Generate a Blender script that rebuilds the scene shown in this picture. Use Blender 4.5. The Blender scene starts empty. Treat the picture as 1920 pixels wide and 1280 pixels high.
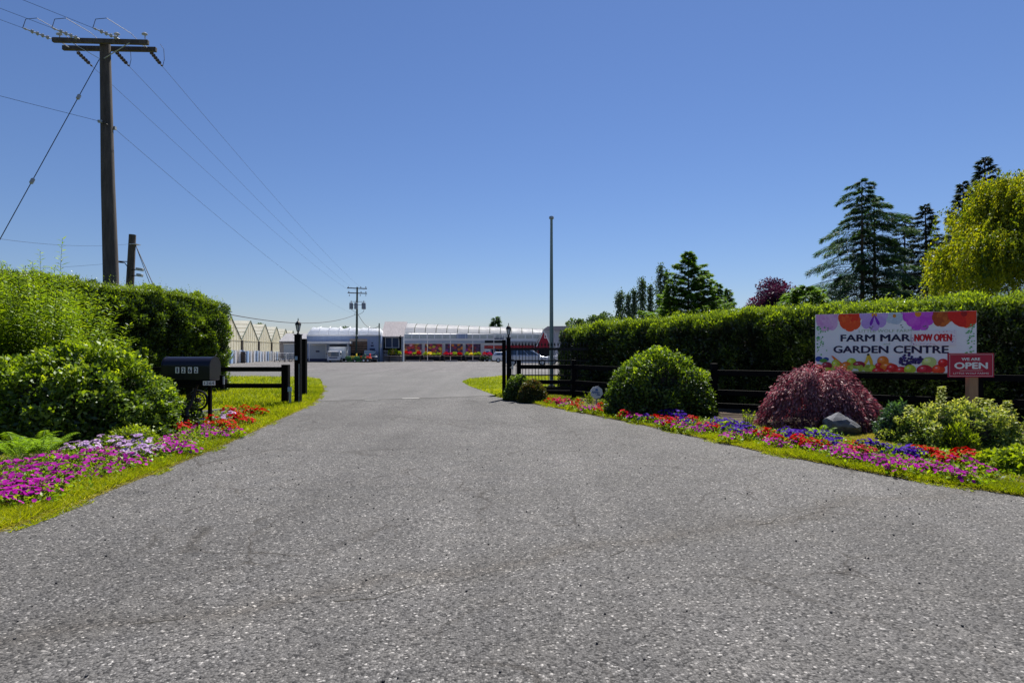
import bpy, bmesh, math, random
import numpy as np
from mathutils import Vector, Matrix
R = math.radians
rng = np.random.default_rng(7)
random.seed(7)
sc = bpy.context.scene
COL = sc.collection

# ------------------------------------------------------------------ camera, sky, sun, exposure
H = 1.6                      # eye height
F = 1067.0                   # focal length in pixels of the 1920 px frame
HZ = 652.0                   # horizon row
cam_d = bpy.data.cameras.new('camera'); cam = bpy.data.objects.new('camera', cam_d); COL.objects.link(cam)
cam.location = (0, 0, H); cam.rotation_euler = (R(90), 0, 0)
cam_d.sensor_width = 36; cam_d.lens = F/1920*36; cam_d.shift_y = 12/1920
cam_d.clip_start = 0.1; cam_d.clip_end = 4000
sc.camera = cam

SUN_EL, SUN_AZ = 56.0, 20.0  # azimuth measured from +Y towards +X
w = bpy.data.worlds.new('World'); sc.world = w; w.use_nodes = True
wn = w.node_tree; wn.nodes.clear()
sky = wn.nodes.new('ShaderNodeTexSky'); sky.sky_type = 'NISHITA'; sky.sun_disc = False
sky.sun_elevation = R(SUN_EL); sky.sun_rotation = R(SUN_AZ)
sky.air_density = 1.2; sky.dust_density = 0.05; sky.ozone_density = 10.0; sky.altitude = 0
bg = wn.nodes.new('ShaderNodeBackground'); bg.inputs['Strength'].default_value = 0.05
wo = wn.nodes.new('ShaderNodeOutputWorld')
tint = wn.nodes.new('ShaderNodeMix'); tint.data_type = 'RGBA'; tint.blend_type = 'MULTIPLY'; tint.inputs[0].default_value = 1.0
tint.inputs[7].default_value = (0.98, 0.905, 1.0, 1)      # the deep blue of the day
wn.links.new(sky.outputs[0], tint.inputs[6]); wn.links.new(tint.outputs[2], bg.inputs[0]); wn.links.new(bg.outputs[0], wo.inputs[0])
sd = bpy.data.lights.new('sun', 'SUN'); sun = bpy.data.objects.new('sun', sd); COL.objects.link(sun)
sd.energy = 5.0; sd.angle = R(0.53); sd.color = (1.0, 0.95, 0.87)
SV = Vector((math.sin(R(SUN_AZ))*math.cos(R(SUN_EL)), math.cos(R(SUN_AZ))*math.cos(R(SUN_EL)), math.sin(R(SUN_EL))))
sun.rotation_euler = SV.to_track_quat('Z', 'Y').to_euler(); sun.location = (20, 10, 40)
vs = sc.view_settings
vs.view_transform = 'Standard'; vs.look = 'None'; vs.exposure = 0.9; vs.gamma = 1; vs.use_curve_mapping = False
sc.cycles.max_bounces = 6; sc.cycles.transparent_max_bounces = 8

# ------------------------------------------------------------------ helpers
def gz(y):                    # the lot falls away gently beyond the lawns
    return 0.0 if y < 44 else -0.0119*(min(y, 140)-44)
def G(px, py, h=0.0):         # where a picture row meets the ground (or a level h above it)
    k = py-HZ
    d = (H-h)*F/k
    if d > 44: d = (H-h-0.5236)*F/(k-0.0119*F)
    return ((px-960)/F*d, d)
def P(px, py, d):             # a point at a known distance
    return Vector(((px-960)/F*d, d, H-(py-HZ)/F*d))

class MB:
    def __init__(s): s.v = []; s.f = []; s.m = []; s.mi = 0
    def add(s, vs_, fs_):
        b = len(s.v); s.v += [tuple(v) for v in vs_]; s.f += [tuple(b+i for i in f) for f in fs_]; s.m += [s.mi]*len(fs_); return s
    def box(s, c, d, rz=0.0, rx=0.0, ry=0.0):
        M = Matrix.Translation(c) @ Matrix.Rotation(rz, 4, 'Z') @ Matrix.Rotation(ry, 4, 'Y') @ Matrix.Rotation(rx, 4, 'X')
        x, y, z = d[0]/2, d[1]/2, d[2]/2
        return s.add([M @ Vector(p) for p in ((-x,-y,-z),(x,-y,-z),(x,y,-z),(-x,y,-z),(-x,-y,z),(x,-y,z),(x,y,z),(-x,y,z))],
              [(0,3,2,1),(4,5,6,7),(0,1,5,4),(1,2,6,5),(2,3,7,6),(3,0,4,7)])
    def bar(s, a, b, w_, h_):   # box beam from a to b
        a, b = Vector(a), Vector(b); t = (b-a); L = t.length; t.normalize()
        up = Vector((0,0,1)) if abs(t.z) < .95 else Vector((0,1,0))
        x = t.cross(up).normalized(); z = x.cross(t)
        vv = []
        for q in (a, b):
            for sx, sz in ((-1,-1),(1,-1),(1,1),(-1,1)): vv.append(q + x*sx*w_/2 + z*sz*h_/2)
        return s.add(vv, [(0,1,2,3),(7,6,5,4),(0,4,5,1),(1,5,6,2),(2,6,7,3),(3,7,4,0)])
    def tube(s, pts, r, n=6, cap=True):
        pts = [Vector(p) for p in pts]; rs = r if hasattr(r, '__len__') else [r]*len(pts)
        b = len(s.v); ref = None
        for i, p in enumerate(pts):
            t = (pts[min(i+1, len(pts)-1)]-pts[max(i-1, 0)]).normalized()
            if ref is None:
                ref = t.orthogonal().normalized()
            x = (ref - t*ref.dot(t)).normalized(); y = t.cross(x); ref = x
            for k in range(n):
                a = 2*math.pi*k/n; s.v.append(tuple(p + (x*math.cos(a)+y*math.sin(a))*rs[i]))
        nf = len(s.f)
        for i in range(len(pts)-1):
            for k in range(n):
                k2 = (k+1) % n
                s.f.append((b+i*n+k, b+i*n+k2, b+(i+1)*n+k2, b+(i+1)*n+k))
        if cap:
            s.f.append(tuple(b+k for k in reversed(range(n)))); s.f.append(tuple(b+(len(pts)-1)*n+k for k in range(n)))
        s.m += [s.mi]*(len(s.f)-nf)
        return s
    def lathe(s, c, prof, n=16, axis='Z'):   # prof: (radius, height)
        c = Vector(c); b = len(s.v); nf = len(s.f)
        for r, z in prof:
            for k in range(n):
                a = 2*math.pi*k/n
                q = Vector((r*math.cos(a), r*math.sin(a), z))
                if axis == 'Y': q = Vector((q.x, z, q.y))
                if axis == 'X': q = Vector((z, q.x, q.y))
                s.v.append(tuple(c+q))
        for i in range(len(prof)-1):
            for k in range(n):
                k2 = (k+1) % n; s.f.append((b+i*n+k, b+i*n+k2, b+(i+1)*n+k2, b+(i+1)*n+k))
        s.f.append(tuple(b+k for k in reversed(range(n)))); s.f.append(tuple(b+(len(prof)-1)*n+k for k in range(n)))
        s.m += [s.mi]*(len(s.f)-nf)
        return s
    def prism(s, poly, y0, y1, plane='XZ', inset=None):  # outline extruded along the third axis; inset scales the far/near caps
        n = len(poly)
        def q(p, t):
            return (p[0], t, p[1]) if plane == 'XZ' else ((t, p[0], p[1]) if plane == 'YZ' else (p[0], p[1], t))
        return s.add([q(p, y0) for p in poly]+[q(p, y1) for p in poly],
              [tuple(range(n)), tuple(reversed(range(n, 2*n)))]+[(i, i+n, (i+1) % n+n, (i+1) % n) for i in range(n)])
    def ell(s, c, r, nu=12, nv=7, noise=0.0, seed=0):
        c = Vector(c); b = len(s.v); nf = len(s.f)
        for j in range(nv+1):
            t = math.pi*j/nv
            for i in range(nu):
                a = 2*math.pi*i/nu
                q = np.array([[math.sin(t)*math.cos(a), math.sin(t)*math.sin(a), math.cos(t)]])
                k = 1+noise*(vnoise(q*1.7+seed)[0]-.5)*2 if noise else 1
                s.v.append((c.x+r[0]*q[0,0]*k, c.y+r[1]*q[0,1]*k, c.z+r[2]*q[0,2]*k))
        for j in range(nv):
            for i in range(nu):
                i2 = (i+1) % nu
                s.f.append((b+j*nu+i, b+(j+1)*nu+i, b+(j+1)*nu+i2, b+j*nu+i2))
        s.m += [s.mi]*(len(s.f)-nf)
        return s
    def mesh(s, name, mats, smooth=False):
        me = bpy.data.meshes.new(name); me.from_pydata(s.v, [], s.f)
        for m in (mats if isinstance(mats, (list, tuple)) else [mats]): me.materials.append(m)
        if max(s.m, default=0) > 0: me.polygons.foreach_set('material_index', s.m)
        bm = bmesh.new(); bm.from_mesh(me); bmesh.ops.recalc_face_normals(bm, faces=bm.faces); bm.to_mesh(me); bm.free()
        if smooth:
            me.polygons.foreach_set('use_smooth', [True]*len(me.polygons))
            if smooth != 'all':
                try: me.set_sharp_from_angle(angle=R(35))
                except Exception: pass
        return me
    def build(s, name, mats, parent=None, smooth=False, world=True, bevel=0.0):
        return link(name, s.mesh(name, mats, smooth), parent, world, bevel)

def link(name, me, parent=None, world=True, bevel=0.0):
    o = bpy.data.objects.new(name, me); COL.objects.link(o)
    if parent is not None:
        o.parent = parent
        if world and parent.parent is None and parent.type == 'EMPTY': o.location = -parent.location
    if bevel:
        b = o.modifiers.new('bevel', 'BEVEL'); b.width = bevel; b.segments = 2; b.limit_method = 'ANGLE'
    return o
def tag(o, label=None, cat=None, group=None, kind=None):
    if label: o['label'] = label
    if cat: o['category'] = cat
    if group: o['group'] = group
    if kind: o['kind'] = kind
    return o
def thing(name, label, cat, loc=(0,0,0), group=None, rz=0.0):
    o = bpy.data.objects.new(name, None); COL.objects.link(o); o.location = loc; o.rotation_euler = (0, 0, rz)
    o.empty_display_size = .2
    return tag(o, label, cat, group)
def copy_thing(src, loc, rz=0.0, label=None, scale=1.0):
    def cp(o, par):
        c = o.copy(); COL.objects.link(c)
        if par is not None: c.parent = par
        for ch in list(o.children): cp(ch, c)
        return c
    r = cp(src, None); r.location = loc; r.rotation_euler = (0, 0, rz); r.scale = (scale,)*3
    if label: r['label'] = label
    return r

def vnoise(p, seed=0):
    p = np.asarray(p, float); i = np.floor(p).astype(np.int64); f = p-i; f = f*f*(3-2*f)
    def h(x, y, z):
        n = (x*374761393 + y*668265263 + z*1274126177 + seed*974634777) & 0xFFFFFFFF
        n = ((n ^ (n >> 13))*1103515245) & 0xFFFFFFFF; n = (n ^ (n >> 16)) & 0xFFFF
        return n/65535.0
    r = 0
    for a in (0, 1):
        for b in (0, 1):
            for c in (0, 1):
                wt = (f[:,0] if a else 1-f[:,0])*(f[:,1] if b else 1-f[:,1])*(f[:,2] if c else 1-f[:,2])
                r = r + wt*h(i[:,0]+a, i[:,1]+b, i[:,2]+c)
    return r
def nrm(a): return a/np.maximum(np.linalg.norm(a, axis=1, keepdims=True), 1e-9)
def rvec(n): return nrm(rng.normal(size=(n, 3)))

def leaf_mesh(name, Pt, A, N, L, W, mat, rnd=None, fold=.12, base=.45):
    """one four-cornered leaf per point: base, two sides, tip"""
    n = len(Pt); A = nrm(np.asarray(A, float)); N = np.asarray(N, float); S = nrm(np.cross(A, N)); N2 = np.cross(S, A)
    L = np.broadcast_to(np.asarray(L, float), (n,))[:, None]; W = np.broadcast_to(np.asarray(W, float), (n,))[:, None]
    v = np.empty((n, 4, 3))
    v[:,0] = Pt; v[:,1] = Pt+A*L*base+S*W*.5+N2*W*fold; v[:,2] = Pt+A*L-N2*L*.08; v[:,3] = Pt+A*L*base-S*W*.5+N2*W*fold
    me = bpy.data.meshes.new(name); me.vertices.add(n*4); me.vertices.foreach_set('co', v.reshape(-1).astype(np.float32))
    me.loops.add(n*4); me.loops.foreach_set('vertex_index', np.arange(n*4, dtype=np.int32))
    me.polygons.add(n); me.polygons.foreach_set('loop_start', np.arange(0, n*4, 4, dtype=np.int32))
    try: me.polygons.foreach_set('loop_total', np.full(n, 4, dtype=np.int32))
    except Exception: pass
    me.materials.append(mat)
    if rnd is None: rnd = rng.random(n)
    at = me.attributes.new('rnd', 'FLOAT', 'POINT'); at.data.foreach_set('value', np.repeat(np.clip(rnd, 0, 1), 4).astype(np.float32))
    me.update(calc_edges=True)
    return me
def blade_mesh(name, Pt, T, Wd, mat, rnd=None):
    """one three-cornered grass blade per point; T = offset of the tip"""
    n = len(Pt); S = nrm(np.cross(T, rvec(n)))*np.broadcast_to(np.asarray(Wd, float), (n,))[:, None]*.5
    v = np.empty((n, 3, 3)); v[:,0] = Pt-S; v[:,1] = Pt+S; v[:,2] = Pt+T
    me = bpy.data.meshes.new(name); me.vertices.add(n*3); me.vertices.foreach_set('co', v.reshape(-1).astype(np.float32))
    me.loops.add(n*3); me.loops.foreach_set('vertex_index', np.arange(n*3, dtype=np.int32))
    me.polygons.add(n); me.polygons.foreach_set('loop_start', np.arange(0, n*3, 3, dtype=np.int32))
    me.materials.append(mat)
    if rnd is None: rnd = rng.random(n)
    at = me.attributes.new('rnd', 'FLOAT', 'POINT'); at.data.foreach_set('value', np.repeat(np.clip(rnd, 0, 1), 3).astype(np.float32))
    me.update(calc_edges=True)
    return me

# ------------------------------------------------------------------ materials
def newmat(name):
    m = bpy.data.materials.new(name); m.use_nodes = True; t = m.node_tree; t.nodes.clear()
    out = t.nodes.new('ShaderNodeOutputMaterial'); return m, t, out
def node(t, kind, **kw):
    n = t.nodes.new(kind)
    for k, v in kw.items():
        if k in n.inputs: n.inputs[k].default_value = v
        else: setattr(n, k, v)
    return n
def ramp(t, fac, stops, interp='LINEAR'):
    r = t.nodes.new('ShaderNodeValToRGB'); r.color_ramp.interpolation = interp
    e = r.color_ramp.elements
    while len(e) > 1: e.remove(e[-1])
    e[0].position = stops[0][0]; e[0].color = (*stops[0][1], 1)
    for p, c in stops[1:]:
        q = e.new(p); q.color = (*c, 1)
    t.links.new(fac, r.inputs[0]); return r.outputs[0]
def mixc(t, fac, a, b, mode='MIX'):
    m = t.nodes.new('ShaderNodeMix'); m.data_type = 'RGBA'; m.blend_type = mode
    if isinstance(fac, (int, float)): m.inputs[0].default_value = fac
    else: t.links.new(fac, m.inputs[0])
    for i, x in ((6, a), (7, b)):
        if isinstance(x, tuple): m.inputs[i].default_value = (*x, 1)
        else: t.links.new(x, m.inputs[i])
    return m.outputs[2]
def pbr(name, col, rough=.6, metal=0.0, var=.18, scale=5.0, bump=0.0, spec=.35, stretch=None, trans=0.0, alpha=1.0, coat=0.0):
    m, t, out = newmat(name)
    b = t.nodes.new('ShaderNodeBsdfPrincipled'); t.links.new(b.outputs[0], out.inputs[0])
    b.inputs['Roughness'].default_value = rough; b.inputs['Metallic'].default_value = metal
    b.inputs['Specular IOR Level'].default_value = spec; b.inputs['Coat Weight'].default_value = coat
    tc = t.nodes.new('ShaderNodeTexCoord'); mp = t.nodes.new('ShaderNodeMapping'); t.links.new(tc.outputs['Object'], mp.inputs[0])
    if stretch: mp.inputs['Scale'].default_value = stretch
    nz = node(t, 'ShaderNodeTexNoise', Scale=scale, Detail=6.0, Roughness=.65); t.links.new(mp.outputs[0], nz.inputs['Vector'])
    lo = tuple(c*(1-var) for c in col); hi = tuple(min(1, c*(1+var)) for c in col)
    c = ramp(t, nz.outputs[0], [(.3, lo), (.7, hi)])
    t.links.new(c, b.inputs['Base Color'])
    if bump:
        bp = node(t, 'ShaderNodeBump', Strength=bump, Distance=.02); t.links.new(nz.outputs[0], bp.inputs['Height']); t.links.new(bp.outputs[0], b.inputs['Normal'])
    if trans: b.inputs['Transmission Weight'].default_value = trans
    if alpha < 1: b.inputs['Alpha'].default_value = alpha
    return m
def leafmat(name, stops, trans=.4, tcol=None, gloss=.06, rough=.45, tint=1.6):
    """leaf: diffuse + light passing through, colour varies leaf by leaf"""
    m, t, out = newmat(name)
    at = t.nodes.new('ShaderNodeAttribute'); at.attribute_name = 'rnd'
    c = ramp(t, at.outputs['Fac'], stops)
    d = t.nodes.new('ShaderNodeBsdfDiffuse'); tr = t.nodes.new('ShaderNodeBsdfTranslucent'); g = node(t, 'ShaderNodeBsdfGlossy', Roughness=rough)
    t.links.new(c, d.inputs[0])
    g.inputs[0].default_value = (.9, .95, 1, 1)
    t.links.new(mixc(t, 1.0, c, tcol or (1.5*tint/1.6, 1.5*tint/1.6, .45), 'MULTIPLY'), tr.inputs[0])
    m1 = node(t, 'ShaderNodeMixShader'); m1.inputs[0].default_value = trans
    t.links.new(d.outputs[0], m1.inputs[1]); t.links.new(tr.outputs[0], m1.inputs[2])
    m2 = node(t, 'ShaderNodeMixShader'); m2.inputs[0].default_value = gloss
    t.links.new(m1.outputs[0], m2.inputs[1]); t.links.new(g.outputs[0], m2.inputs[2])
    t.links.new(m2.outputs[0], out.inputs[0])
    return m
def glassmat(name, col=(.02,.03,.04), rough=.06):
    return pbr(name, col, rough=rough, var=.05, spec=.8, coat=.4)

M = {}
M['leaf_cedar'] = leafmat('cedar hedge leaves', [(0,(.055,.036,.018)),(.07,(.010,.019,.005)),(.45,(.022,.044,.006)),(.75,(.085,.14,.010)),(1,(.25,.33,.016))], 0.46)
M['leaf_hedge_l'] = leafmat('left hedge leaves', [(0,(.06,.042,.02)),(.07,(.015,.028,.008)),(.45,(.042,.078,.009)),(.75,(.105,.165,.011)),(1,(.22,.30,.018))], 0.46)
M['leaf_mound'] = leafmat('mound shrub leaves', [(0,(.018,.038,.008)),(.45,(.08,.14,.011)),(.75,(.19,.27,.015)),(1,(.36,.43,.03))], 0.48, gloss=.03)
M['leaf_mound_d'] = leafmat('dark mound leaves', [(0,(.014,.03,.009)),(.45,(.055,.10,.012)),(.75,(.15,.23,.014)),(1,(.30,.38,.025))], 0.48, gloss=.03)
M['leaf_willow'] = leafmat('long narrow leaves', [(0,(.035,.07,.010)),(.45,(.12,.20,.012)),(1,(.29,.37,.022))], 0.5, gloss=.03)
M['leaf_maple'] = leafmat('purple maple leaves', [(0,(.07,.022,.032)),(.45,(.21,.08,.09)),(1,(.52,.31,.31))], 0.32, tcol=(1.3,.5,.75), gloss=.02)
M['leaf_plum'] = leafmat('purple plum leaves', [(0,(.022,.012,.03)),(.6,(.058,.022,.055)),(1,(.12,.05,.085))], 0.3, tcol=(1.4,.5,.8), gloss=.02)
M['leaf_gold'] = leafmat('golden leaves', [(0,(.05,.085,.008)),(.35,(.16,.20,.009)),(.7,(.27,.285,.010)),(1,(.40,.39,.02))], 0.5, gloss=.02)
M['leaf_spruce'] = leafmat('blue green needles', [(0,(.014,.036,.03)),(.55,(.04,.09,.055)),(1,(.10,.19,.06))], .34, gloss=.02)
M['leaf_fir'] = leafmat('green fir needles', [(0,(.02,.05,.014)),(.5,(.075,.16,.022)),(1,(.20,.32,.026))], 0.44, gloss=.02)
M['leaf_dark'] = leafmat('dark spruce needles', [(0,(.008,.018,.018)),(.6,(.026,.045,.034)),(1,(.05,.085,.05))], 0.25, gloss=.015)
M['leaf_far_haze'] = leafmat('haze tinted far leaves', [(0,(.04,.075,.045)),(1,(.10,.155,.08))], .32, gloss=.02)  # air haze put into the leaf colour as a paler blue green
M['leaf_var'] = leafmat('variegated leaves', [(0,(.06,.11,.025)),(.4,(.14,.20,.04)),(.7,(.32,.36,.09)),(1,(.5,.5,.22))], .38, gloss=.02)
M['leaf_lime'] = leafmat('lime leaves', [(0,(.10,.16,.010)),(.5,(.19,.26,.012)),(1,(.30,.36,.02))], .48, gloss=.02)
M['leaf_fern'] = leafmat('fern leaves', [(0,(.12,.22,.014)),(1,(.24,.38,.024))], 0.5, gloss=.02)
M['leaf_petunia'] = leafmat('petunia leaves', [(0,(.07,.14,.010)),(.6,(.17,.27,.016)),(1,(.27,.36,.024))], 0.45, gloss=.02)
M['leaf_red'] = leafmat('reddish shrub leaves', [(0,(.03,.045,.012)),(.6,(.07,.08,.014)),(.85,(.14,.06,.022)),(1,(.2,.075,.03))], .35, gloss=.02)
M['grass'] = leafmat('grass blades', [(0,(.11,.15,.006)),(.5,(.22,.26,.008)),(.85,(.30,.32,.012)),(1,(.42,.38,.05))], .5, gloss=.01)
M['grass_dry'] = leafmat('dry grass blades', [(0,(.16,.16,.03)),(.5,(.28,.25,.05)),(1,(.42,.37,.12))], .35, gloss=.01)
for nm, c0, c1, tc in (('magenta',(.24,.005,.20),(.56,.035,.46),(1.2,.8,1.2)), ('purple',(.03,.006,.2),(.085,.012,.38),(1.1,.8,1.2)), ('red',(.34,.004,.006),(.55,.010,.012),(1.1,.6,.6)),
                       ('lilac',(.38,.26,.5),(.66,.5,.7),(1.05,1,1.05)), ('pink',(.42,.012,.07),(.6,.03,.13),(1.1,.8,.9))):
    M['petal_'+nm] = leafmat(nm+' petals', [(0, c0), (1, c1)], .35, tcol=tc, gloss=.004)
M['petal_yellow'] = leafmat('yellow flowers', [(0,(.5,.35,.02)),(1,(.7,.55,.05))], .4)
M['petal_eye'] = pbr('purple throat', (.16,.02,.2), .7)
M['bark'] = pbr('brown bark', (.075,.055,.042), .9, var=.4, scale=14, bump=.5, stretch=(1,1,.25))
M['core_block'] = pbr('opaque light-blocking core', (.022,.02,.014), .95, var=.4, scale=20, bump=.6)  # for the solid cores added to stop light passing through
M['soil'] = pbr('garden soil', (.07,.05,.038), .95, var=.5, scale=18, bump=.8)
M['black_paint'] = pbr('black fence paint', (.003,.003,.004), .65, var=.35, scale=9, bump=.12, spec=.08)
M['black_metal'] = pbr('black metal', (.006,.006,.008), .45, var=.2, spec=.25)
M['black_gloss'] = pbr('black enamel', (.006,.006,.016), .3, var=.1, spec=.4)
M['iron'] = pbr('rough iron', (.022,.018,.018), .6, var=.4, scale=25, bump=.3)
M['white_paint'] = pbr('white paint', (.78,.78,.77), .5, var=.06)
M['white_plastic'] = pbr('white plastic', (.72,.73,.75), .45, var=.08)
M['galv'] = pbr('galvanised steel', (.45,.46,.47), .4, .7, var=.2)
M['grey_metal'] = pbr('grey painted steel', (.3,.33,.36), .5, .2, var=.15)
M['pole_wood'] = pbr('weathered pole wood', (.07,.06,.056), .85, var=.45, scale=10, bump=.5, stretch=(1,1,.12))
M['pole_green'] = pbr('treated green pole', (.06,.085,.065), .8, var=.3, scale=8, stretch=(1,1,.15))
M['insul'] = pbr('brown porcelain', (.06,.045,.045), .25, var=.15, spec=.6)
M['insul_g'] = pbr('grey porcelain', (.3,.31,.33), .3, var=.15, spec=.6)
M['wire'] = pbr('dark cable', (.03,.03,.035), .6)
M['wood_new'] = pbr('tan timber post', (.34,.2,.11), .75, var=.3, scale=9, bump=.2, stretch=(1,1,.15))
M['lens'] = pbr('lamp glass', (.55,.58,.6), .12, var=.1, spec=.6)
M['blue_plastic'] = pbr('pale blue box', (.25,.36,.55), .5, var=.12)
M['navy'] = pbr('navy print', (.012,.014,.06), .6, var=.05)
M['green_print'] = pbr('pale green print', (.35,.5,.33), .6, var=.05)
M['red_print'] = pbr('red print', (.55,.01,.02), .6, var=.05)
M['red_board'] = pbr('crimson board', (.42,.014,.045), .55, var=.08)
M['board'] = pbr('white sign board', (.82,.88,.88), .55, var=.05, scale=2)
M['sticker'] = pbr('white sticker', (.8,.8,.82), .5, var=.04)
M['blue_print'] = pbr('blue print', (.05,.14,.4), .6, var=.05)
M['oct'] = pbr('pale blue sign face', (.55,.6,.7), .5, var=.05)

def asphalt(name, lo, mid, hi, scale, fleck=.05, bump=.5, patch=(.82, 1.15), warm=0.0, band=0.0):
    m, t, out = newmat(name)
    b = t.nodes.new('ShaderNodeBsdfPrincipled'); t.links.new(b.outputs[0], out.inputs[0])
    b.inputs['Specular IOR Level'].default_value = .25
    g = t.nodes.new('ShaderNodeNewGeometry'); pos = g.outputs['Position']
    v = node(t, 'ShaderNodeTexVoronoi', Scale=scale, Randomness=1.0); t.links.new(pos, v.inputs['Vector'])
    sx = t.nodes.new('ShaderNodeSeparateColor'); t.links.new(v.outputs['Color'], sx.inputs[0])
    c = ramp(t, sx.outputs[0], [(0, lo), (.35, mid), (1-fleck*3, tuple(x*1.35 for x in mid)), (1-fleck, tuple((x+y)/2 for x, y in zip(mid, hi))), (1, hi)])
    edge = ramp(t, v.outputs['Distance'], [(.0, (1.12,)*3), (.55, (.8,)*3), (.8, (.42,)*3)])
    c = mixc(t, .8, c, edge, 'MULTIPLY')
    v2 = node(t, 'ShaderNodeTexVoronoi', Scale=scale*2.7, Randomness=1.0); t.links.new(pos, v2.inputs['Vector'])
    s2 = t.nodes.new('ShaderNodeSeparateColor'); t.links.new(v2.outputs['Color'], s2.inputs[0])
    c = mixc(t, .7, c, ramp(t, s2.outputs[1], [(0, (.62,)*3), (.9, (1.15,)*3), (1, (1.9,)*3)]), 'MULTIPLY')
    n1 = node(t, 'ShaderNodeTexNoise', Scale=.35, Detail=5.0, Roughness=.6); t.links.new(pos, n1.inputs['Vector'])
    c = mixc(t, 1.0, c, ramp(t, n1.outputs[0], [(.3, (patch[0],)*3), (.7, (patch[1],)*3)]), 'MULTIPLY')
    n2 = node(t, 'ShaderNodeTexNoise', Scale=2.6, Detail=6.0, Roughness=.7); t.links.new(pos, n2.inputs['Vector'])
    c = mixc(t, 1.0, c, ramp(t, n2.outputs[0], [(.3, (.88, .88, .9)), (.72, (1.12, 1.1+.0*warm, 1.08-.1*warm))]), 'MULTIPLY')
    # long worn streaks along the drive
    mp = t.nodes.new('ShaderNodeMapping'); mp.inputs['Scale'].default_value = (1.1, .09, 1); t.links.new(pos, mp.inputs[0])
    n3 = node(t, 'ShaderNodeTexNoise', Scale=1.2, Detail=4.0); t.links.new(mp.outputs[0], n3.inputs['Vector'])
    c = mixc(t, 1.0, c, ramp(t, n3.outputs[0], [(.35, (.9,)*3), (.65, (1.1,)*3)]), 'MULTIPLY')
    if band:
        # hairline crazing that comes and goes
        nw = node(t, 'ShaderNodeTexNoise', Scale=3.0, Detail=4.0); t.links.new(pos, nw.inputs['Vector'])
        vm = t.nodes.new('ShaderNodeVectorMath'); vm.operation = 'MULTIPLY_ADD'; t.links.new(nw.outputs['Color'], vm.inputs[0]); vm.inputs[1].default_value = (.35,.35,0); t.links.new(pos, vm.inputs[2])
        for sc_, wd_ in ((1.3, .010), (.42, .006)):
            ve = node(t, 'ShaderNodeTexVoronoi', feature='DISTANCE_TO_EDGE', Scale=sc_); t.links.new(vm.outputs[0], ve.inputs['Vector'])
            nm_ = node(t, 'ShaderNodeTexNoise', Scale=.55 if sc_ > 1 else .3, Detail=3.0); t.links.new(pos, nm_.inputs['Vector'])
            ln = ramp(t, ve.outputs['Distance'], [(0, (.45,.43,.40)), (wd_, (.72,.70,.68)), (wd_*2.2, (1,)*3)])
            c = mixc(t, ramp(t, nm_.outputs[0], [(.48, (0,)*3), (.6, (1,)*3)]), c, mixc(t, 1.0, c, ln, 'MULTIPLY'))
        mb_ = t.nodes.new('ShaderNodeMapping'); mb_.vector_type = 'POINT'; t.links.new(pos, mb_.inputs[0]); mb_.inputs['Rotation'].default_value = (0, 0, -math.atan2(2.5, 5.7))
        sp = t.nodes.new('ShaderNodeSeparateXYZ'); t.links.new(mb_.outputs[0], sp.inputs[0])
        n4 = node(t, 'ShaderNodeTexNoise', Scale=.9, Detail=5.0); t.links.new(pos, n4.inputs['Vector'])
        w1 = node(t, 'ShaderNodeMath', operation='MULTIPLY_ADD'); t.links.new(n4.outputs[0], w1.inputs[0]); w1.inputs[1].default_value = 1.1; t.links.new(sp.outputs[1], w1.inputs[2])
        w2 = node(t, 'ShaderNodeMath', operation='SUBTRACT'); t.links.new(w1.outputs[0], w2.inputs[0]); w2.inputs[1].default_value = band+.55
        w3 = node(t, 'ShaderNodeMath', operation='ABSOLUTE'); t.links.new(w2.outputs[0], w3.inputs[0])
        c = mixc(t, 1.0, c, ramp(t, w3.outputs[0], [(0, (.84,.81,.77)), (.10, (.92,.91,.89)), (.30, (1.0,)*3)]), 'MULTIPLY')
    t.links.new(c, b.inputs['Base Color']); b.inputs['Roughness'].default_value = .85
    bp = node(t, 'ShaderNodeBump', Strength=bump, Distance=.006); bp.invert = True
    t.links.new(v.outputs['Distance'], bp.inputs['Height']); t.links.new(bp.outputs[0], b.inputs['Normal'])
    return m
M['asphalt'] = asphalt('coarse weathered asphalt', (.020,.020,.021), (.098,.096,.094), (.38,.37,.355), 72, .036, 1.0, (.80, 1.18), 0.0, 3.91)
M['asphalt2'] = asphalt('smooth asphalt', (.08,.08,.081), (.112,.110,.107), (.18,.18,.175), 120, .03, .2, (.86, 1.1))
M['gravel'] = asphalt('gravel lot', (.055,.052,.055), (.11,.105,.105), (.3,.29,.28), 22, .08, .8, (.75, 1.2))
def groundmat(name, c0, c1, c2):
    m, t, out = newmat(name)
    b = t.nodes.new('ShaderNodeBsdfPrincipled'); t.links.new(b.outputs[0], out.inputs[0]); b.inputs['Roughness'].default_value = .95; b.inputs['Specular IOR Level'].default_value = .1
    g = t.nodes.new('ShaderNodeNewGeometry')
    n1 = node(t, 'ShaderNodeTexNoise', Scale=1.3, Detail=8.0, Roughness=.7); t.links.new(g.outputs['Position'], n1.inputs['Vector'])
    n2 = node(t, 'ShaderNodeTexNoise', Scale=24.0, Detail=6.0, Roughness=.75); t.links.new(g.outputs['Position'], n2.inputs['Vector'])
    c = ramp(t, n1.outputs[0], [(.3, c0), (.55, c1), (.75, c2)])
    c = mixc(t, 1.0, c, ramp(t, n2.outputs[0], [(.3, (.6,)*3), (.7, (1.35,)*3)]), 'MULTIPLY')
    t.links.new(c, b.inputs['Base Color'])
    bp = node(t, 'ShaderNodeBump', Strength=.6, Distance=.03); t.links.new(n2.outputs[0], bp.inputs['Height']); t.links.new(bp.outputs[0], b.inputs['Normal'])
    return m
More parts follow.
